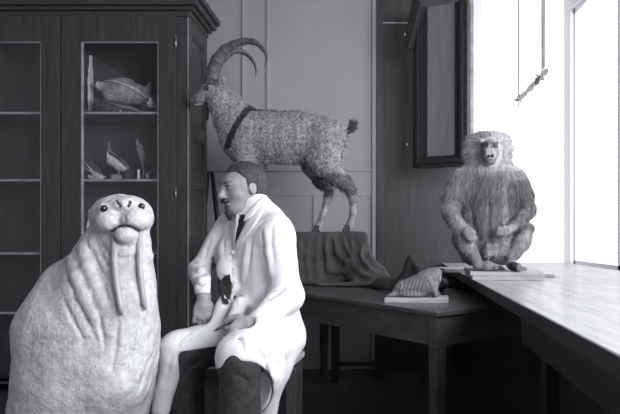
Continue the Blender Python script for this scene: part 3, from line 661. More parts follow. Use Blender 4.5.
# hands
F.add(ell(b3(469,234,-.185),(6*sb,.022,6*sb)),.012)
for k in range(4): F.chain([b3(467.5+k*2.0,236.5-k*.6,-.198),b3(469.5+k*2.0,240-k*.7,-.205),b3(472+k*1.8,242.5-k*.8,-.195)],[.0085,.008,.006],.004)
F.chain([b3(471,231,-.2),b3(474.5,232.5,-.205)],[.009,.007],.005)
F.add(ell(b3(505,231,-.195),(5.5*sb,.022,5*sb)),.012)
for k in range(4): F.chain([b3(502.5,227.8+k*2.0,-.205),b3(498.5,228.2+k*2.0,-.205),b3(496,230+k*2.0,-.195)],[.0085,.008,.006],.004)
F.chain([b3(505,227,-.205),b3(502.5,223.5,-.205)],[.009,.007],.005)
# genitals / belly fold, shapes only
F.add(ell(b3(488,250,-.14),(4.2*sb,.03,8*sb)),.01).add(ell(b3(495,250,-.14),(4.2*sb,.03,8*sb)),.01)
# head
F.add(ell(b3(489,148,-.03),(14*sb,.085,14*sb)),.02).add(ell(b3(489,139,-.0),(19*sb,.08,6*sb)),.03)
F.add(ell(b3(474.5,150,.0),(9.5*sb,.06,13.5*sb)),.03).add(ell(b3(502.5,150,.0),(9*sb,.06,13.5*sb)),.03).add(ell(b3(489,162,0),(19*sb,.09,8*sb)),.03)
F.chain([b3(489.5,146,-.08),b3(490,151,-.13),b3(490.3,156,-.165)],[9.5*sb,7.6*sb,6*sb],.02)
F.add(cone(b3(481.5,141.5,-.105),b3(497.5,141.5,-.105),2.6*sb,2.6*sb),.008)
F.add(ell(b3(490.3,161.5,-.14),(6*sb,.03,3.6*sb)),.008).add(cone(b3(486.5,148,-.15),b3(487,154,-.185),2*sb,1.8*sb),.008).add(cone(b3(493.5,148,-.15),b3(493.5,154,-.185),2*sb,1.8*sb),.008)
F.warp(lambda X: np.where(X[...,2]>P(0,170,Yb_)[2],.0,1.)*(.004*nz(X*np.array([1,1,.35]),70,3)+.002*nz(X*np.array([1,1,.4]),140,5)))
for x in (484.7,495): F.sub(ell(F.hit(x,145.2),(2.4*sb,.016,1.7*sb)),.006)
be = [F.hit(484.7,145.2),F.hit(495,145.2)]
for x in (488.7,492): F.sub(ell(F.hit(x,156.2),(1.0*sb,.010,1.25*sb)),.002)
bn = [F.hit(488.7,156.2),F.hit(492,156.2)]
F.crease([(484.5,162),(487.5,160.8),(490.3,160.4),(493.5,160.8),(496.5,162)],.0028,.003)
F.crease([(470,200),(473,222),(480,240)],.008,.02); F.crease([(512,200),(508,218),(506,226)],.008,.02); F.crease([(489,205),(489,225),(490,240)],.004,.02)
def bp_(V,N):
    x = CX+V[:,0]/V[:,1]*FP; y = HY-(V[:,2]-CZ)/V[:,1]*FP
    g = .24+.03*nz(V*np.array([1,1,.3]),60,2)+.03*nz(V*np.array([1,1,.3]),150,3)
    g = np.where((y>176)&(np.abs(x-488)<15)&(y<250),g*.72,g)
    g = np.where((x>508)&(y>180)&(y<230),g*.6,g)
    hd = y<171; g = np.where(hd,.40+.04*nz(V,90,3),g)
    face = (((x-489.7)/9.5)**2+((y-152)/12.5)**2<1)&(V[:,1]<Yb_-.075); g = np.where(face,.20,g)
    mz = (((x-490)/6.2)**2+((y-154)/9)**2<1)&(V[:,1]<Yb_-.1); g = np.where(mz,.30,g)
    g = np.where((np.abs(y-145)<3.2)&(np.abs(x-489.7)<8.6)&(V[:,1]<Yb_-.08)&(np.abs(x-489.8)>1.5),.09,g)
    for h in bn: g = np.where(np.linalg.norm(V-h,axis=1)<.011,.03,g)
    g = np.where((V[:,2]<BT+.045)&(V[:,1]<Yb_-.165)&(x>498)&(x<517),.05,g)
    g = np.where((V[:,2]<BT+.05)&(V[:,1]<Yb_-.13)&(x<=498),.22,g)
    g = np.where((V[:,2]<BT+.05)&(V[:,1]<Yb_-.13)&(x>=517),.14,g)
    g = np.where((V[:,1]<Yb_-.16)&(y>224)&(y<246),.24,g)
    return g
bab = thing('mounted_baboon','mounted baboon with a pale mane seated on two boards on the workbench','baboon',(X_(490,Yb_),Yb_,BT))
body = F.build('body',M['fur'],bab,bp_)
for h in be: MB().lathe(h+np.array([0,.004,-.0095]),[(.001,0),(.0075,.003),(.0095,.0095),(.0075,.016),(.001,.019)],12).build('eye',M['black'],bab,smooth=True)
def bflow(p,n):
    hd = (p[:,2]>P(0,166,Yb_)[2])[:,None]; c = b3(489,150,-.06); o = (p-c); o = o/np.linalg.norm(o,axis=1)[:,None]
    return np.where(hd, o*np.array([1,.2,.6])+np.array([0,.55,-.15]), np.array([0,-.05,-1.0])+n*.15)
def bmask(p):
    x = CX+p[:,0]/p[:,1]*FP; y = HY-(p[:,2]-CZ)/p[:,1]*FP
    face = (((x-489.7)/10.5)**2+((y-152)/13.5)**2<1)&(p[:,1]<Yb_-.06)
    return np.where(face|((p[:,1]<Yb_-.16)&(y>224))|(p[:,2]<BT+.055),0.,1.)
def blen(p):
    y = HY-(p[:,2]-CZ)/p[:,1]*FP; return np.where(y<168,.034,np.where(y<205,.034,np.where(y<225,.022,.014)))
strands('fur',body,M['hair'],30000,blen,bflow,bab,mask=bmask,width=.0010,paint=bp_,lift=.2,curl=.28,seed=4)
# ================================================================ the seated man
man = thing('person','person in a white coat with dark moustache and goatee, seated facing left, hands in lap','person',(X_(262,2.6),2.62,0))
rv = np.array([-.68,.73,0]); fv = np.array([-.73,-.68,0]); TR = np.array([rv,-fv,[0,0,1.]])
# head frame
hf = nrm((-.80,-.58,-.13)); hs = nrm(np.cross((0,0,1),hf)); hu = np.cross(hf,hs); HS = .93; HC = P(243.5,189,2.62)
if hs[1] > 0: hs = -hs
HR = np.array([hf,hs,hu])
def h3(f,s,u): return HC+HS*(hf*f+hs*s+hu*u)
def hell(f,s,u,r): return ell(h3(f,s,u),np.array(r)*HS,HR)
Rs,Ls = P(232,226,2.73),P(276,230,2.52); Re,Le = P(200.5,270,2.68),P(287,296,2.47); Rw,Lw = P(204,297,2.515),P(257,322.5,2.26)
Rh,Lh = P(258,336,2.70),P(276,338,2.56); Rk,Lk = P(183,353,2.42),P(240,360,2.15)
F = Field((-.95,1.98,0),(-.17,2.95,1.41),.0047)
F.add(hell(-.012,0,.032,(.098,.076,.088)),.01).add(hell(.03,0,-.03,(.064,.058,.08)),.03).add(hell(.048,0,-.088,(.042,.042,.028)),.02)
F.add(hell(.060,0,.030,(.042,.055,.035)),.015)
F.add(cone(h3(.092,0,.018),h3(.114,0,-.022),.009,.0135),.010).add(hell(.100,.011,-.027,(.012,.008,.008)),.004).add(hell(.100,-.011,-.027,(.012,.008,.008)),.004)
F.add(cone(h3(.084,.034,.034),h3(.090,-.034,.034),.0095,.0095),.008)
for s in (-1,1):
    F.sub(hell(.096,s*.031,.013,(.014,.017,.010)),.010); F.add(hell(.079,s*.031,.012,(.0125,.0125,.0115)),.003); F.add(cone(h3(.088,s*.018,.0195),h3(.081,s*.045,.017),.0035,.003),.004)
    F.add(hell(-.010,s*.075,-.002,(.019,.007,.031)),.004); F.sub(hell(-.004,s*.084,.003,(.009,.006,.016)),.003); F.add(hell(.055,s*.042,-.02,(.02,.016,.018)),.02)
F.add(cone(h3(.092,.018,-.058),h3(.092,-.018,-.058),.007,.007),.006); F.sub(cone(h3(.102,.02,-.058),h3(.102,-.02,-.058),.002,.002),.002)
F.add(cone(h3(-.035,0,-.045),P(256,214,2.64),.056,.060),.02)
F.add(cone(Rs,Ls,.042,.042),.04); F.add(ell(P(262,250,2.62),(.155,.095,.20),TR),.05); F.add(ell(P(268,300,2.63),(.14,.10,.20),TR),.05); F.add(ell(P(269,335,2.64),(.16,.11,.09),TR),.05)
def limb(F,J,R,k=.02): F.chain(J,R,k)
limb(F,[Rs,Re,Rw],[.050,.040,.027]); limb(F,[Ls,Le,Lw],[.050,.040,.027])
limb(F,[Rh,Rk,np.array([X_(190,2.44),2.46,.08])],[.080,.058,.035]); limb(F,[Lh,Lk,np.array([X_(240,2.2),2.20,.08])],[.080,.058,.035])
for q in ((X_(190,2.44),2.46),(X_(240,2.2),2.2)): F.chain([np.array([q[0],q[1],.05]),np.array([q[0]-.12,q[1]-.14,.035])],[.038,.028],.02)
# right hand: resting on the thigh, back of hand forward, fingers curled down
def hand(F, wr, d, lat, nn, tb, L=.088, curl=.5, W=.036, tip=None):
    d = nrm(d); lat = nrm(lat-d*np.dot(lat,d)); nn = nrm(np.cross(d,lat))*(1 if np.dot(np.cross(d,lat),nn)>0 else -1); R = np.array([d,lat,nn])
    F.add(cone(wr,wr+d*.03,.026,.025),.012); F.add(ell(wr+d*(L*.58),(L*.56,W*1.12,.0155),R),.012)
    for k,(o_,l_,r_) in enumerate(((-.028,.060,.0088),(-.0095,.068,.0092),(.0095,.064,.0088),(.027,.050,.0078))):
        a = wr+d*(L-.012)+lat*o_; c1 = curl; c2 = curl*2.1; c3 = curl*3.0
        p1 = a+(d*math.cos(c1)-nn*math.sin(c1))*l_*.45+lat*o_*.08; p2 = p1+(d*math.cos(c2)-nn*math.sin(c2))*l_*.32; p3 = p2+(d*math.cos(c3)-nn*math.sin(c3))*l_*.25
        F.add(cone(a-d*.02,a,r_*.9,r_*1.12),.006); F.chain([a,p1,p2,p3],[r_*1.1,r_,r_*.95,r_*.75],.0035)
    a = wr+d*.026+lat*tb*.024; t1 = a+(d*.62+lat*tb*.62-nn*.35)*.035; t2 = t1+(d*.86+lat*tb*.28-nn*.35)*.028; t3 = t2+(d*.93-nn*.35+lat*tb*-.05)*.022
    F.chain([a,t1,t2,t3],[.0155,.0125,.0105,.008],.006); return t3
hand(F,Rw+np.array([0,-.004,-.004]),(-.02,-.22,-.97),(.94,.34,0),np.array([.2,-1,.1]),1,L=.080,curl=.55,W=.034)
t3 = hand(F,Lw+np.array([0,-.02,.002]),(-.82,-.42,-.40),(-.38,-.12,.92),np.array([-.35,-.9,.0]),1,L=.094,curl=.60,W=.041)
def mp_(V,N):
    q = (V-HC)@HR.T/HS; f,s,u = q.T; g = np.full(len(V),.25)+.015*nz(V,60,2)
    g = np.where((f>.088)&(np.abs(u+.058)<.006)&(np.abs(s)<.024),.20,g)
    for sg in (-1,1):
        e = ((f-.09)/.01)**2*0+((s-sg*.031)/.0125)**2+((u-.012)/.0062)**2; g = np.where((e<1)&(f>.075),.35,g); e2 = ((s-sg*.031)/.0055)**2+((u-.012)/.0058)**2; g = np.where((e2<1)&(f>.075),.03,g)
        g = np.where((np.abs(u-.0195-.0)<.0028)&(np.abs(s-sg*.031)<.016)&(f>.07),.08,g)
        g = np.where((np.abs(u-.036)<.0055)&(np.abs(s-sg*.031)<.019)&(f>.07),.10,g)
    g = np.where(V[:,2]<.14,.03,g)
    return g
mb = F.build('body',M['skin'],man,mp_)
# hair, moustache, goatee
F = Field(HC-.16,HC+.17,.0038)
F.add(hell(-.013,0,.036,(.102,.0805,.090)),.01).add(hell(-.045,0,-.01,(.066,.069,.072)),.015)
F.sub(ell(h3(.085,0,-.002),np.array((.078,.13,.082))*HS,HR),.01); F.sub(ell(h3(.075,.055,.045),np.array((.045,.035,.040))*HS,HR),.01); F.sub(ell(h3(.075,-.055,.045),np.array((.045,.035,.040))*HS,HR),.01)
F.sub(rbox(h3(0,0,-.125),np.array((.2,.2,.060))*HS,HR),.01); F.sub(rbox(h3(.105,0,-.0),np.array((.085,.2,.052))*HS,HR),.01)
for s in (-1,1): F.sub(hell(-.008,s*.085,-.012,(.020,.022,.030)),.004)
F.warp(lambda X: .0016*nz(X,120,2)+.001*nz(X,260,1))
F.build('hair',M['hairm'],man)
F = Field(h3(.09,0,-.07)-.08,h3(.09,0,-.07)+.08,.0032)
for s in (-1,1): F.chain([h3(.103,s*.003,-.041),h3(.100,s*.016,-.045),h3(.088,s*.030,-.053)],[.0075,.0085,.004],.006)
F.add(hell(.083,0,-.098,(.020,.022,.021)),.01).add(hell(.084,0,-.118,(.012,.014,.020)),.01).add(hell(.094,0,-.078,(.007,.010,.008)),.008)
F.warp(lambda X: .0016*nz(X,170,2))
F.build('beard',M['hairm'],man)
# waistcoat and trousers
F = Field((-.85,1.98,.07),(-.17,2.95,1.2),.0068)
F.add(rbox(P(267,332,2.65),(.165,.115,.07),TR,rd=.06),.05)
limb(F,[Rh,Rk,np.array([X_(190,2.44),2.45,.13])],[.092,.072,.066],.03); limb(F,[Lh,Lk,np.array([X_(240,2.2),2.19,.13])],[.092,.074,.066],.03)
F.warp(lambda X: .004*nz(X,28,2)+.0025*nz(X,60,4))
for l in ([(190,360),(186,372),(190,384)],[(204,356),(196,364),(190,366)],[(212,362),(206,374),(209,386)],[(236,374),(246,380),(252,392)]): F.crease(l,.005,.01)
F.build('trousers',M['trouser'],man)
for q in ((X_(190,2.44),2.46),(X_(240,2.2),2.2)):
    F = Field((q[0]-.22,q[1]-.25,0),(q[0]+.1,q[1]+.1,.14),.006); d = nrm((-.12,-.14,0)); c = np.array([q[0],q[1],0])
    F.chain([c-d*.03+np.array([0,0,.05]),c+d*.07+np.array([0,0,.042]),c+d*.17+np.array([0,0,.036])],[.05,.046,.042],.02); F.sub(rbox((q[0],q[1],-.05),(.4,.4,.052),rd=.001),.002); F.build('shoe',M['shoe'],man)
F = Field((-.75,2.35,.6),(-.17,2.95,1.2),.007)
F.add(ell(P(262,250,2.62),(.128,.104,.17),TR),.03).add(ell(P(266,302,2.63),(.128,.110,.19),TR),.03)
F.build('waistcoat',M['vest'],man)
# ---- coat
F = Field((X_(148,2.3)-.08,1.95,.36),(-.17,2.99,1.26),.0062)
F.add(cone(Rs+np.array([0,0,-.012]),Ls+np.array([0,0,-.012]),.064,.064),.04)
F.add(cone(P(256,214,2.64),P(254,204,2.635),.085,.064),.03)
F.add(ell(P(263,252,2.62),(.158,.125,.21),TR),.05).add(ell(P(266,300,2.63),(.155,.130,.20),TR),.05).add(ell(P(265,336,2.63),(.158,.145,.10),TR),.05)
# sleeves
F.chain([Rs,Re+np.array([0,0,.0]),Rw+np.array([0,.015,.03])],[.066,.050,.042],.02)
F.chain([Ls+np.array([0,0,-.01]),Le,Lw+(Le-Lw)*.06],[.070,.060,.043],.03)
F.add(ell(Le+np.array([.0,.0,.0]),(.055,.062,.06)),.03)
# skirts: over the right thigh and hanging outside the knee
F.add(cone(Rh+np.array([0,0,.008]),Rk+np.array([.0,0,.004]),.108,.086),.05)
F.chain([Rk+np.array([-.02,-.02,.01]),P(171,366,2.38),P(162,392,2.37),P(158,410,2.37)],[.07,.036,.026,.024],.04)
F.chain([P(176,362,2.36),P(168,384,2.36),P(164,410,2.36)],[.04,.026,.022],.03)
# over the left thigh, hanging at the outside
F.add(cone(Lh+np.array([0,0,.006]),Lk+np.array([.01,.02,.006]),.118,.098),.05)
F.chain([P(254,350,2.22),P(262,372,2.22),P(266,410,2.26)],[.092,.070,.04],.05)
F.chain([P(276,338,2.5),P(270,366,2.42),P(264,412,2.38)],[.090,.072,.05],.05)
F.chain([P(228,350,2.13),P(227,380,2.13),P(225,414,2.13)],[.03,.018,.016],.03)
F.chain([P(234,228,2.70),P(230,250,2.63),P(229,270,2.58),P(230,284,2.55)],[.045,.045,.045,.03],.03)
F.chain([P(228,288,2.55),P(224,308,2.52),P(213,328,2.50)],[.022,.028,.03],.03)
# front panel flap in the lap
F.chain([P(240,304,2.49),P(235,322,2.42),P(228,338,2.36)],[.03,.028,.02],.03)
F.warp(lambda X: .003*nz(X,22,3)+.002*nz(X,45,6)+.001*nz(X,90,1))
# cut the hem: under the right thigh, over the left knee
F.sub(rbox(P(201,392,2.35),(.083,.5,.155),rd=.02),.01)
F.sub(cone(P(244,391,1.7),P(244,391,2.30),.088,.100),.01).sub(cone(P(240,398,1.7),P(240,398,2.30),.065,.08),.01)
# sleeve mouths
F.sub(cone(Rw+np.array([0,.01,.016]),Rw+np.array([0,-.02,-.08]),.029,.036),.004)
F.sub(cone(Lw+(Le-Lw)*.05,Lw-(Le-Lw)*.3,.028,.036),.004)
# open front: deep slit at the right arm side and below the buttons
F.slot([(213.0+.09*i,258+1.6*i) for i in range(24)],[1.5+.12*i for i in range(24)],2.1,3.0)
yy = F.hit(227,288)[1]+.006
F.chain([P(223,279,yy),P(226.5,286,yy),P(228,294,yy),P(229,303,yy)],[.017,.020,.014,.007],.004,sub=True)
F.crease([(234,240),(232,256),(231.5,272),(232,288),(235,300),(238,312)],.0038,.004)
# folds
for l in ([(262,232),(264,250),(267,268),(270,286)],[(272,228),(271,246),(274,262)],[(252,238),(250,256),(248,272)],[(284,290),(276,294),(268,300)],[(290,284),(282,288),(272,292)],[(298,286),(290,294),(280,302),(270,308)],[(296,300),(288,306),(276,310)],[(284,310),(274,314),(266,316)],[(244,300),(256,304),(268,300)],
          [(192,262),(200,266),(209,264)],[(193,272),(201,275),(209,272)],[(192,283),(200,285),(210,282)],[(210,240),(206,250),(204,262)],[(220,226),(224,240),(224,258)],[(283,340),(276,350),(262,362)],[(294,330),(284,338),(268,344)],[(268,356),(280,366),(290,380)],[(255,345),(262,356),(272,384)],[(205,330),(192,338),(176,348)],[(172,356),(168,370),(163,386)],[(190,332),(178,342)],[(228,326),(240,340),(244,352)],[(257,228),(262,222),(270,220)]):
    F.crease(l,.0052,.010)
for l in ([(266,232),(268,252),(271,274)],[(296,290),(286,296),(274,304)],[(193,278),(201,280),(209,277)],[(193,267),(201,270),(209,268)],[(247,245),(245,262),(243,280)],[(275,352),(283,366),(290,386)]): F.crease(l,.0060,.02,add=True)
ct = F.build('lab_coat',M['coat'],man)
ctF = F
def patch(F, L, R, name, mat_, parent, t=.006, n=14, m=5, crown=.0):
    """a real strip of cloth lying on the surface between two outline curves"""
    def rs(A,k):
        A = np.array(A,float); d = np.r_[0,np.cumsum(np.linalg.norm(np.diff(A,axis=0),axis=1))]; u = np.linspace(0,d[-1],k); return np.stack([np.interp(u,d,A[:,0]),np.interp(u,d,A[:,1])],-1)
    L = rs(L,n); R = rs(R,n); G = []; last = None
    for i in range(n):
        row = []
        for j in range(m):
            u = j/(m-1); q = L[i]*(1-u)+R[i]*u; h = F.hit(q[0],q[1]); h = h if h is not None else (np.array(P(q[0],q[1],last)) if last else None)
            if h is None: h = P(q[0],q[1],2.5)
            last = h[1]; row.append(h)
        G.append(row)
    G = np.array(G)
    for _ in range(2): G[1:-1,:,1] = (G[:-2,:,1]+G[2:,:,1]+2*G[1:-1,:,1])/4
    V = []; Fc = []
    for k in (0,1):
        for i in range(n):
            for j in range(m): V.append(G[i,j]+np.array([0,-(t+crown*math.sin(PI*j/(m-1))) if k == 0 else .004,0]))
    o = n*m; I = lambda i,j,k=0: k*o+i*m+j
    for i in range(n-1):
        for j in range(m-1): Fc += [(I(i,j),I(i,j+1),I(i+1,j+1),I(i+1,j)),(I(i,j,1),I(i+1,j,1),I(i+1,j+1,1),I(i,j+1,1))]
    for i in range(n-1): Fc += [(I(i,0),I(i+1,0),I(i+1,0,1),I(i,0,1)),(I(i,m-1),I(i,m-1,1),I(i+1,m-1,1),I(i+1,m-1))]
    for j in range(m-1): Fc += [(I(0,j),I(0,j,1),I(0,j+1,1),I(0,j+1)),(I(n-1,j),I(n-1,j+1),I(n-1,j+1,1),I(n-1,j,1))]
    b = MB(); b.add(V,Fc); return b.build(name,mat_,parent,smooth=True)
patch(F,[(238.5,214),(239,222),(236.5,232),(233.5,243)],[(247,215),(245.5,222),(241,232),(235.5,243)],'necktie',M['vest'],man,.004,crown=.003)
patch(F,[(224,277),(219,284),(219.5,291),(224,303)],[(230,274),(231.5,284),(231,293),(228.5,304)],'waistcoat_front',M['vest'],man,.012)
patch(F,[(229.5,215),(230.5,226),(232,236),(234,246)],[(238.5,213.5),(238,224),(236,234),(234.8,246)],'lapel',M['coat'],ct,.010)
patch(F,[(263,196),(256,207),(249,218),(241,233),(235,247)],[(267,199),(263,211),(256,224),(247,236),(235.8,247)],'lapel',M['coat'],ct,.011)
patch(F,[(262,198),(256,204),(250,210),(246,215)],[(265,200),(258,209),(251,217),(243.5,222)],'shirt_collar',M['coat'],man,.013)
patch(F,[(239,212),(237,216)],[(241,213),(238.5,221)],'shirt_collar',M['coat'],man,.008,n=6)
for x,y in ((234.2,252.3),(234.6,282.8)):
    h = F.hit(x,y); b = MB(); b.tube([h+np.array([0,.003,0]),h+np.array([-.002,-.006,0])],[.0085,.0080],16).tube([h+np.array([-.002,-.0055,0]),h+np.array([-.002,-.0062,0])],[.003,.003],8); b.build('button',M['plaster'],ct,smooth=False)
# small dark tool held in his left hand
a = t3+np.array([.01,-.002,-.012]); d = nrm(P(214,331,a[1]-.03)-a)
o = MB().tube([a-d*.02,a+d*.02,a+d*.04,a+d*.058],[.006,.008,.007,.002],10,.6).build('modelling_tool',M['shoe'],smooth=True); tag(o,'small dark pointed tool held in the hand of the seated man','tool')
# ================================================================ specimens in the cabinet
Yq = YC+.22; sq = Yq/FP
def c3(px,py,dy=0): return P(px,py,Yq+dy)
def shelfz(i): return zsh[i]
def fit(parts_fn, name, label, cat, i, x, grp=None): pass
def specimen(name,label,cat,build,i,ox=0):
    """build(F, q) draws in pixels at the shelf distance; the feet are put on shelf i"""
    z0 = zsh[i]; ref = {0:108.5,1:176.5,2:247}[i]
    def q(px,py,dy=0): v = c3(px,py,dy); v[2] = z0+.003+(ref-py)*sq; return v
    t = thing(name,label,cat,q(ox,ref)); return t,q
def bodyF(q, a, c, h=.0042): 
    p,r = q(a[0],a[1],-.13),q(c[0],c[1],.13); lo = np.minimum(p,r)-.005; hi = np.maximum(p,r)+.005; return Field(lo,hi,h)
rough = lambda X: .002*nz(X,110,3)+.0012*nz(X,220,5)
# --- top shelf
t,q = specimen('bird_specimen','tall pale upright stuffed bird at the left end of the top cabinet shelf','bird',None,0,88)
F = bodyF(q,(82,109),(99,40)); F.chain([q(90,50),q(90,62),q(89,75),q(89,92),q(89,100)],[2.5*sq,4*sq,6*sq,5.5*sq,3*sq],.02); F.add(cone(q(91,49),q(94,53),1.6*sq,.5*sq),.006); F.add(ell(q(90.5,50),(2.8*sq,2.8*sq,2.6*sq)),.01); F.chain([q(89,95),q(94,104),q(95,107.5)],[4*sq,2*sq,1*sq],.01); F.warp(rough); F.build('body',M['pale'],t)
for d in (-.02,.02): MB().tube([q(89,98,d),q(88,108,d)],[.005,.004],6).tube([q(88,108.2,d),q(85,108.4,d-.01)],[.004,.002],6).build('leg',M['mid'],t,smooth=True)
t,q = specimen('bird_specimen','stuffed bird with pale head and broad grey back lying across the top cabinet shelf','bird',None,0,115)
F = bodyF(q,(92,109),(157,62),.005); F.add(ell(q(100,79,-.04),(5.5*sq,5*sq,4.5*sq)),.01); F.chain([q(103,81,-.03),q(112,86,-.02),q(124,84,0),q(136,86,.0),q(146,92,.0),q(152,97)],[4*sq,9*sq,12*sq,10*sq,6*sq,3*sq],.03)
F.add(ell(q(118,75,.0),(16*sq,8*sq,5*sq),axes((1,0,.10))),.02); F.chain([q(140,88),q(151,78),q(154,71)],[6*sq,3*sq,1*sq],.015); F.warp(rough)
F.build('body',M['mid'],t,); 
F2 = bodyF(q,(92,90),(110,70)); F2.add(ell(q(99.5,79,-.045),(5.2*sq,5*sq,4.2*sq))).add(cone(q(95,79,-.05),q(91.5,81,-.06),1.5*sq,.5*sq),.006); F2.warp(rough); F2.build('head',M['pale'],t)
b = MB()
for k in range(9):
    a = q(104+k*3.2,75+.6*k,-.065); e = q(128+k*2.4,80+1.5*k+random.uniform(-1,1),-.085); b.tube([a,(a+e)/2+np.array([0,-.01,.012]),e],[.008,.009,.003],6,.5)
b.build('wing',M['pale'],t,smooth=True)
t,q = specimen('bird_specimen','dark crouching stuffed bird under the broad grey wing on the top cabinet shelf','bird',None,0,108)
F = bodyF(q,(92,109),(146,86),.0045); F.chain([q(98,100,-.06),q(106,101,-.05),q(118,102,-.04),q(132,103,-.03),q(140,106,-.03)],[5*sq,7.5*sq,7*sq,4*sq,1.5*sq],.02); F.add(ell(q(97,95,-.08),(3.6*sq,3.4*sq,3.4*sq)),.01); F.warp(rough); F.build('body',M['dk'],t)
b = MB()
for k in range(6):
    a = q(104+k*3,97+k*.5,-.095); e = q(124+k*4,103+k*.8,-.10); b.tube([a,(a+e)/2+np.array([0,-.008,.008]),e],[.003,.005,.002],6,.5)
b.build('wing',M['mid'],t,smooth=True)
t,q = specimen('animal_skull','larger small white skull at the middle of the top cabinet shelf','skull',None,0,127)
F = bodyF(q,(118,109),(134,96),.003); F.add(ell(q(128,103,-.10),(3.4*sq,3.2*sq,3*sq))).add(cone(q(126,104.5,-.11),q(120.5,106.5,-.125),1.8*sq,1*sq),.01); F.sub(ell(q(126.2,103.4,-.13),(.8*sq,1.2*sq,.8*sq)),.003); F.build('skull',M['plaster'],t)
t,q = specimen('animal_skull','tiny white skull left of the larger one on the top cabinet shelf','skull',None,0,113)
F = bodyF(q,(109,109),(118,101),.003); F.add(ell(q(114,106,-.10),(2.4*sq,2.2*sq,2*sq))).add(cone(q(113,106.6,-.11),q(110,107.4,-.12),1.2*sq,.7*sq),.008); F.build('skull',M['plaster'],t)
t,q = specimen('plume_bird','dark bird with splayed pale plumes at the right end of the top cabinet shelf','bird',None,0,152)
F = bodyF(q,(140,109),(158,84)); F.chain([q(145,100,-.08),q(151,98,-.08),q(156,94,-.06)],[5*sq,6*sq,3*sq],.02); F.add(ell(q(149,104,-.07),(6*sq,6*sq,4*sq)),.02); F.warp(rough); F.build('body',M['dk'],t)
b = MB()
for k in range(9):
    a = q(148,102,-.11); e = q(147+k*1.4,92+abs(k-3)*2.2+random.uniform(-2,3),-.13); b.tube([a,(a+e)/2+np.array([0,0,.008]),e],[.004,.005,.001],6,.5)
b.build('plume',M['pale'],t,smooth=True)
t,q = specimen('pheasant_specimen','slender long-tailed bird faintly seen standing at the right of the top cabinet shelf','bird',None,0,154)
F = bodyF(q,(145,109),(159,44)); F.chain([q(155,52,.11),q(156,64,.12),q(153,76,.12),q(150,90,.12),q(150,104,.12),q(151,107,.12)],[2.2*sq,3*sq,5*sq,6*sq,3*sq,2*sq],.015); F.warp(rough); F.build('body',M['dk'],t)
# --- middle shelf
t,q = specimen('gull_specimen','stuffed gull with pale breast perched on a block on the middle cabinet shelf','bird',None,1,118)
F = bodyF(q,(101,172),(134,134),.0036); F.add(ell(q(106.5,139.5),(3.6*sq,3.4*sq,3.2*sq)),.01).chain([q(107,142),q(108,148),q(112,155),q(119,160),q(126,164),q(131,168)],[2.6*sq,3.6*sq,5.6*sq,5.4*sq,3.6*sq,1.2*sq],.02); F.add(cone(q(104,139.5),q(101.5,141),1.1*sq,.4*sq),.004); F.warp(rough)
def gp(V,N): 
    o = q(112,152); d = (V-o)[:,0]*.62+(V-o)[:,2]*.78; return np.where(d>.012,.16,.62)
M['gull'] = mat('gull_plumage',0,.8,60,.25,.3,80,attr=True); F.build('body',M['gull'],t,gp)
b = MB().tube([q(109,149,-.03),q(118,154,-.035),q(129,166,-.02)],[.012,.018,.003],10,.5).tube([q(109,149,.03),q(118,154,.035),q(129,166,.02)],[.012,.018,.003],10,.5); b.build('wing',M['dk'],t,smooth=True)
for d in (-.012,.012): MB().tube([q(119,162,d),q(119,169,d),q(116,170.6,d-.004)],[.005,.004,.002],6).build('leg',M['mid'],t,smooth=True)
p = q(118,176.5); o = MB().box((p[0]-.035,p[1]-.04,p[2]-.003),(p[0]+.035,p[1]+.04,q(0,170.8)[2]),bev=0).build('perch_block',M['board'],bevel=.004); tag(o,'pale block under the stuffed gull on the middle cabinet shelf','block')
p = q(131,176.2,-.02); o = MB().box((p[0]-.03,p[1]-.035,p[2]-.003),(p[0]+.03,p[1]+.035,q(0,166)[2])).build('box',M['wood'],bevel=.003); tag(o,'small dark box right of the gull on the middle cabinet shelf','box')
t,q = specimen('songbird_specimen','slender dark stuffed bird on a curved twig stand on the middle cabinet shelf','bird',None,1,141)
F = bodyF(q,(131,172),(150,130),.0036); F.add(ell(q(136,135),(2.4*sq,2.4*sq,2.3*sq))).chain([q(136.5,137),q(139,143),q(143,150),q(147,158),q(149,164)],[1.6*sq,3*sq,3.2*sq,2*sq,.8*sq],.012); F.add(cone(q(134.5,135),q(132,135.6),.8*sq,.3*sq),.004); F.warp(rough); F.build('body',M['mid'],t)
MB().tube([q(136,136,-.03),q(138,148,-.035),q(142,158,-.03),q(144,168,-.02),q(142,176,-.02)],[.004]*5,7).box(tuple(q(138,176.4)-np.array([0,.03,.002])),tuple(q(147,174.9)+np.array([0,.03,0]))).build('stand',M['mid'],t,smooth=False)
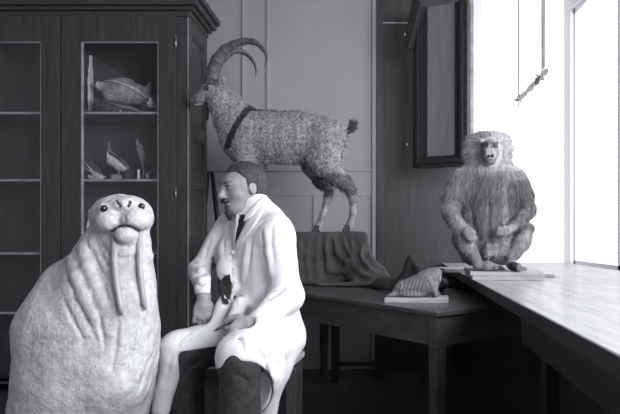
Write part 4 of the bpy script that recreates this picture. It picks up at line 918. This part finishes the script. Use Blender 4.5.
p = q(138.5,172,-.09); o = MB().box((p[0]-.006,p[1]-.001,q(0,176.4)[2]-.002),(p[0]+.008,p[1]+.001,q(0,166.5)[2]),.3).build('paper_tag',M['plaster']); tag(o,'small white paper tag standing before the slender bird on the middle shelf','tag')
t,q = specimen('duck_specimen','low dark duck with pale belly lying at the left end of the middle cabinet shelf','bird',None,1,94)
F = bodyF(q,(83,177),(108,146)); F.chain([q(88,158),q(91,166),q(96,170),q(102,171)],[4*sq,7*sq,6*sq,4*sq],.02); F.add(ell(q(88,154),(3.5*sq,3.5*sq,3.5*sq)),.01); F.add(ell(q(94,172),(9*sq,8*sq,4.2*sq)),.02); F.warp(rough)
F.build('body',M['gull'],t,lambda V,N: np.where(V[:,2]<q(0,171)[2],.75,.08))
MB().tube([q(84,158,-.07),q(92,168,-.09),q(106,174,-.085)],[.004,.006,.002],7).tube([q(84,164,-.07),q(94,171,-.09),q(104,175,-.08)],[.004,.005,.002],7).build('wing',M['pale'],t,smooth=True)
t,q = specimen('small_bird_specimen','small crouched bird with pale breast at the right end of the middle cabinet shelf','bird',None,1,150)
F = bodyF(q,(143,177),(160,158),.0036); F.chain([q(149,172,-.05),q(154,170,-.04),q(158,166,-.03)],[3.5*sq,4.5*sq,3*sq],.015).add(ell(q(148,170,-.07),(2.6*sq,2.6*sq,2.4*sq)),.008).add(ell(q(152,173.5,-.05),(5*sq,4*sq,2.8*sq)),.01); F.warp(rough)
F.build('body',M['gull'],t,lambda V,N: np.where((V[:,2]<q(0,171)[2])&(V[:,0]<q(152,0)[0]),.7,.08))
# --- lower shelf, behind the walrus
t,q = specimen('dove_specimen','plump white stuffed bird behind the head of the walrus on the lower cabinet shelf','bird',None,2,90)
F = bodyF(q,(82,248),(106,196)); F.add(ell(q(90,209),(4.6*sq,4.4*sq,4.2*sq)),.01).chain([q(89,213),q(89,224),q(92,236),q(97,243)],[4*sq,8*sq,8*sq,4*sq],.02); F.add(cone(q(94,209),q(99,207.5),1.3*sq,.5*sq),.005); F.warp(rough); F.build('body',M['pale'],t)
for d in (-.02,.02): MB().tube([q(91,238,d),q(91,247.5,d)],[.005,.004],6).build('leg',M['mid'],t,smooth=True)
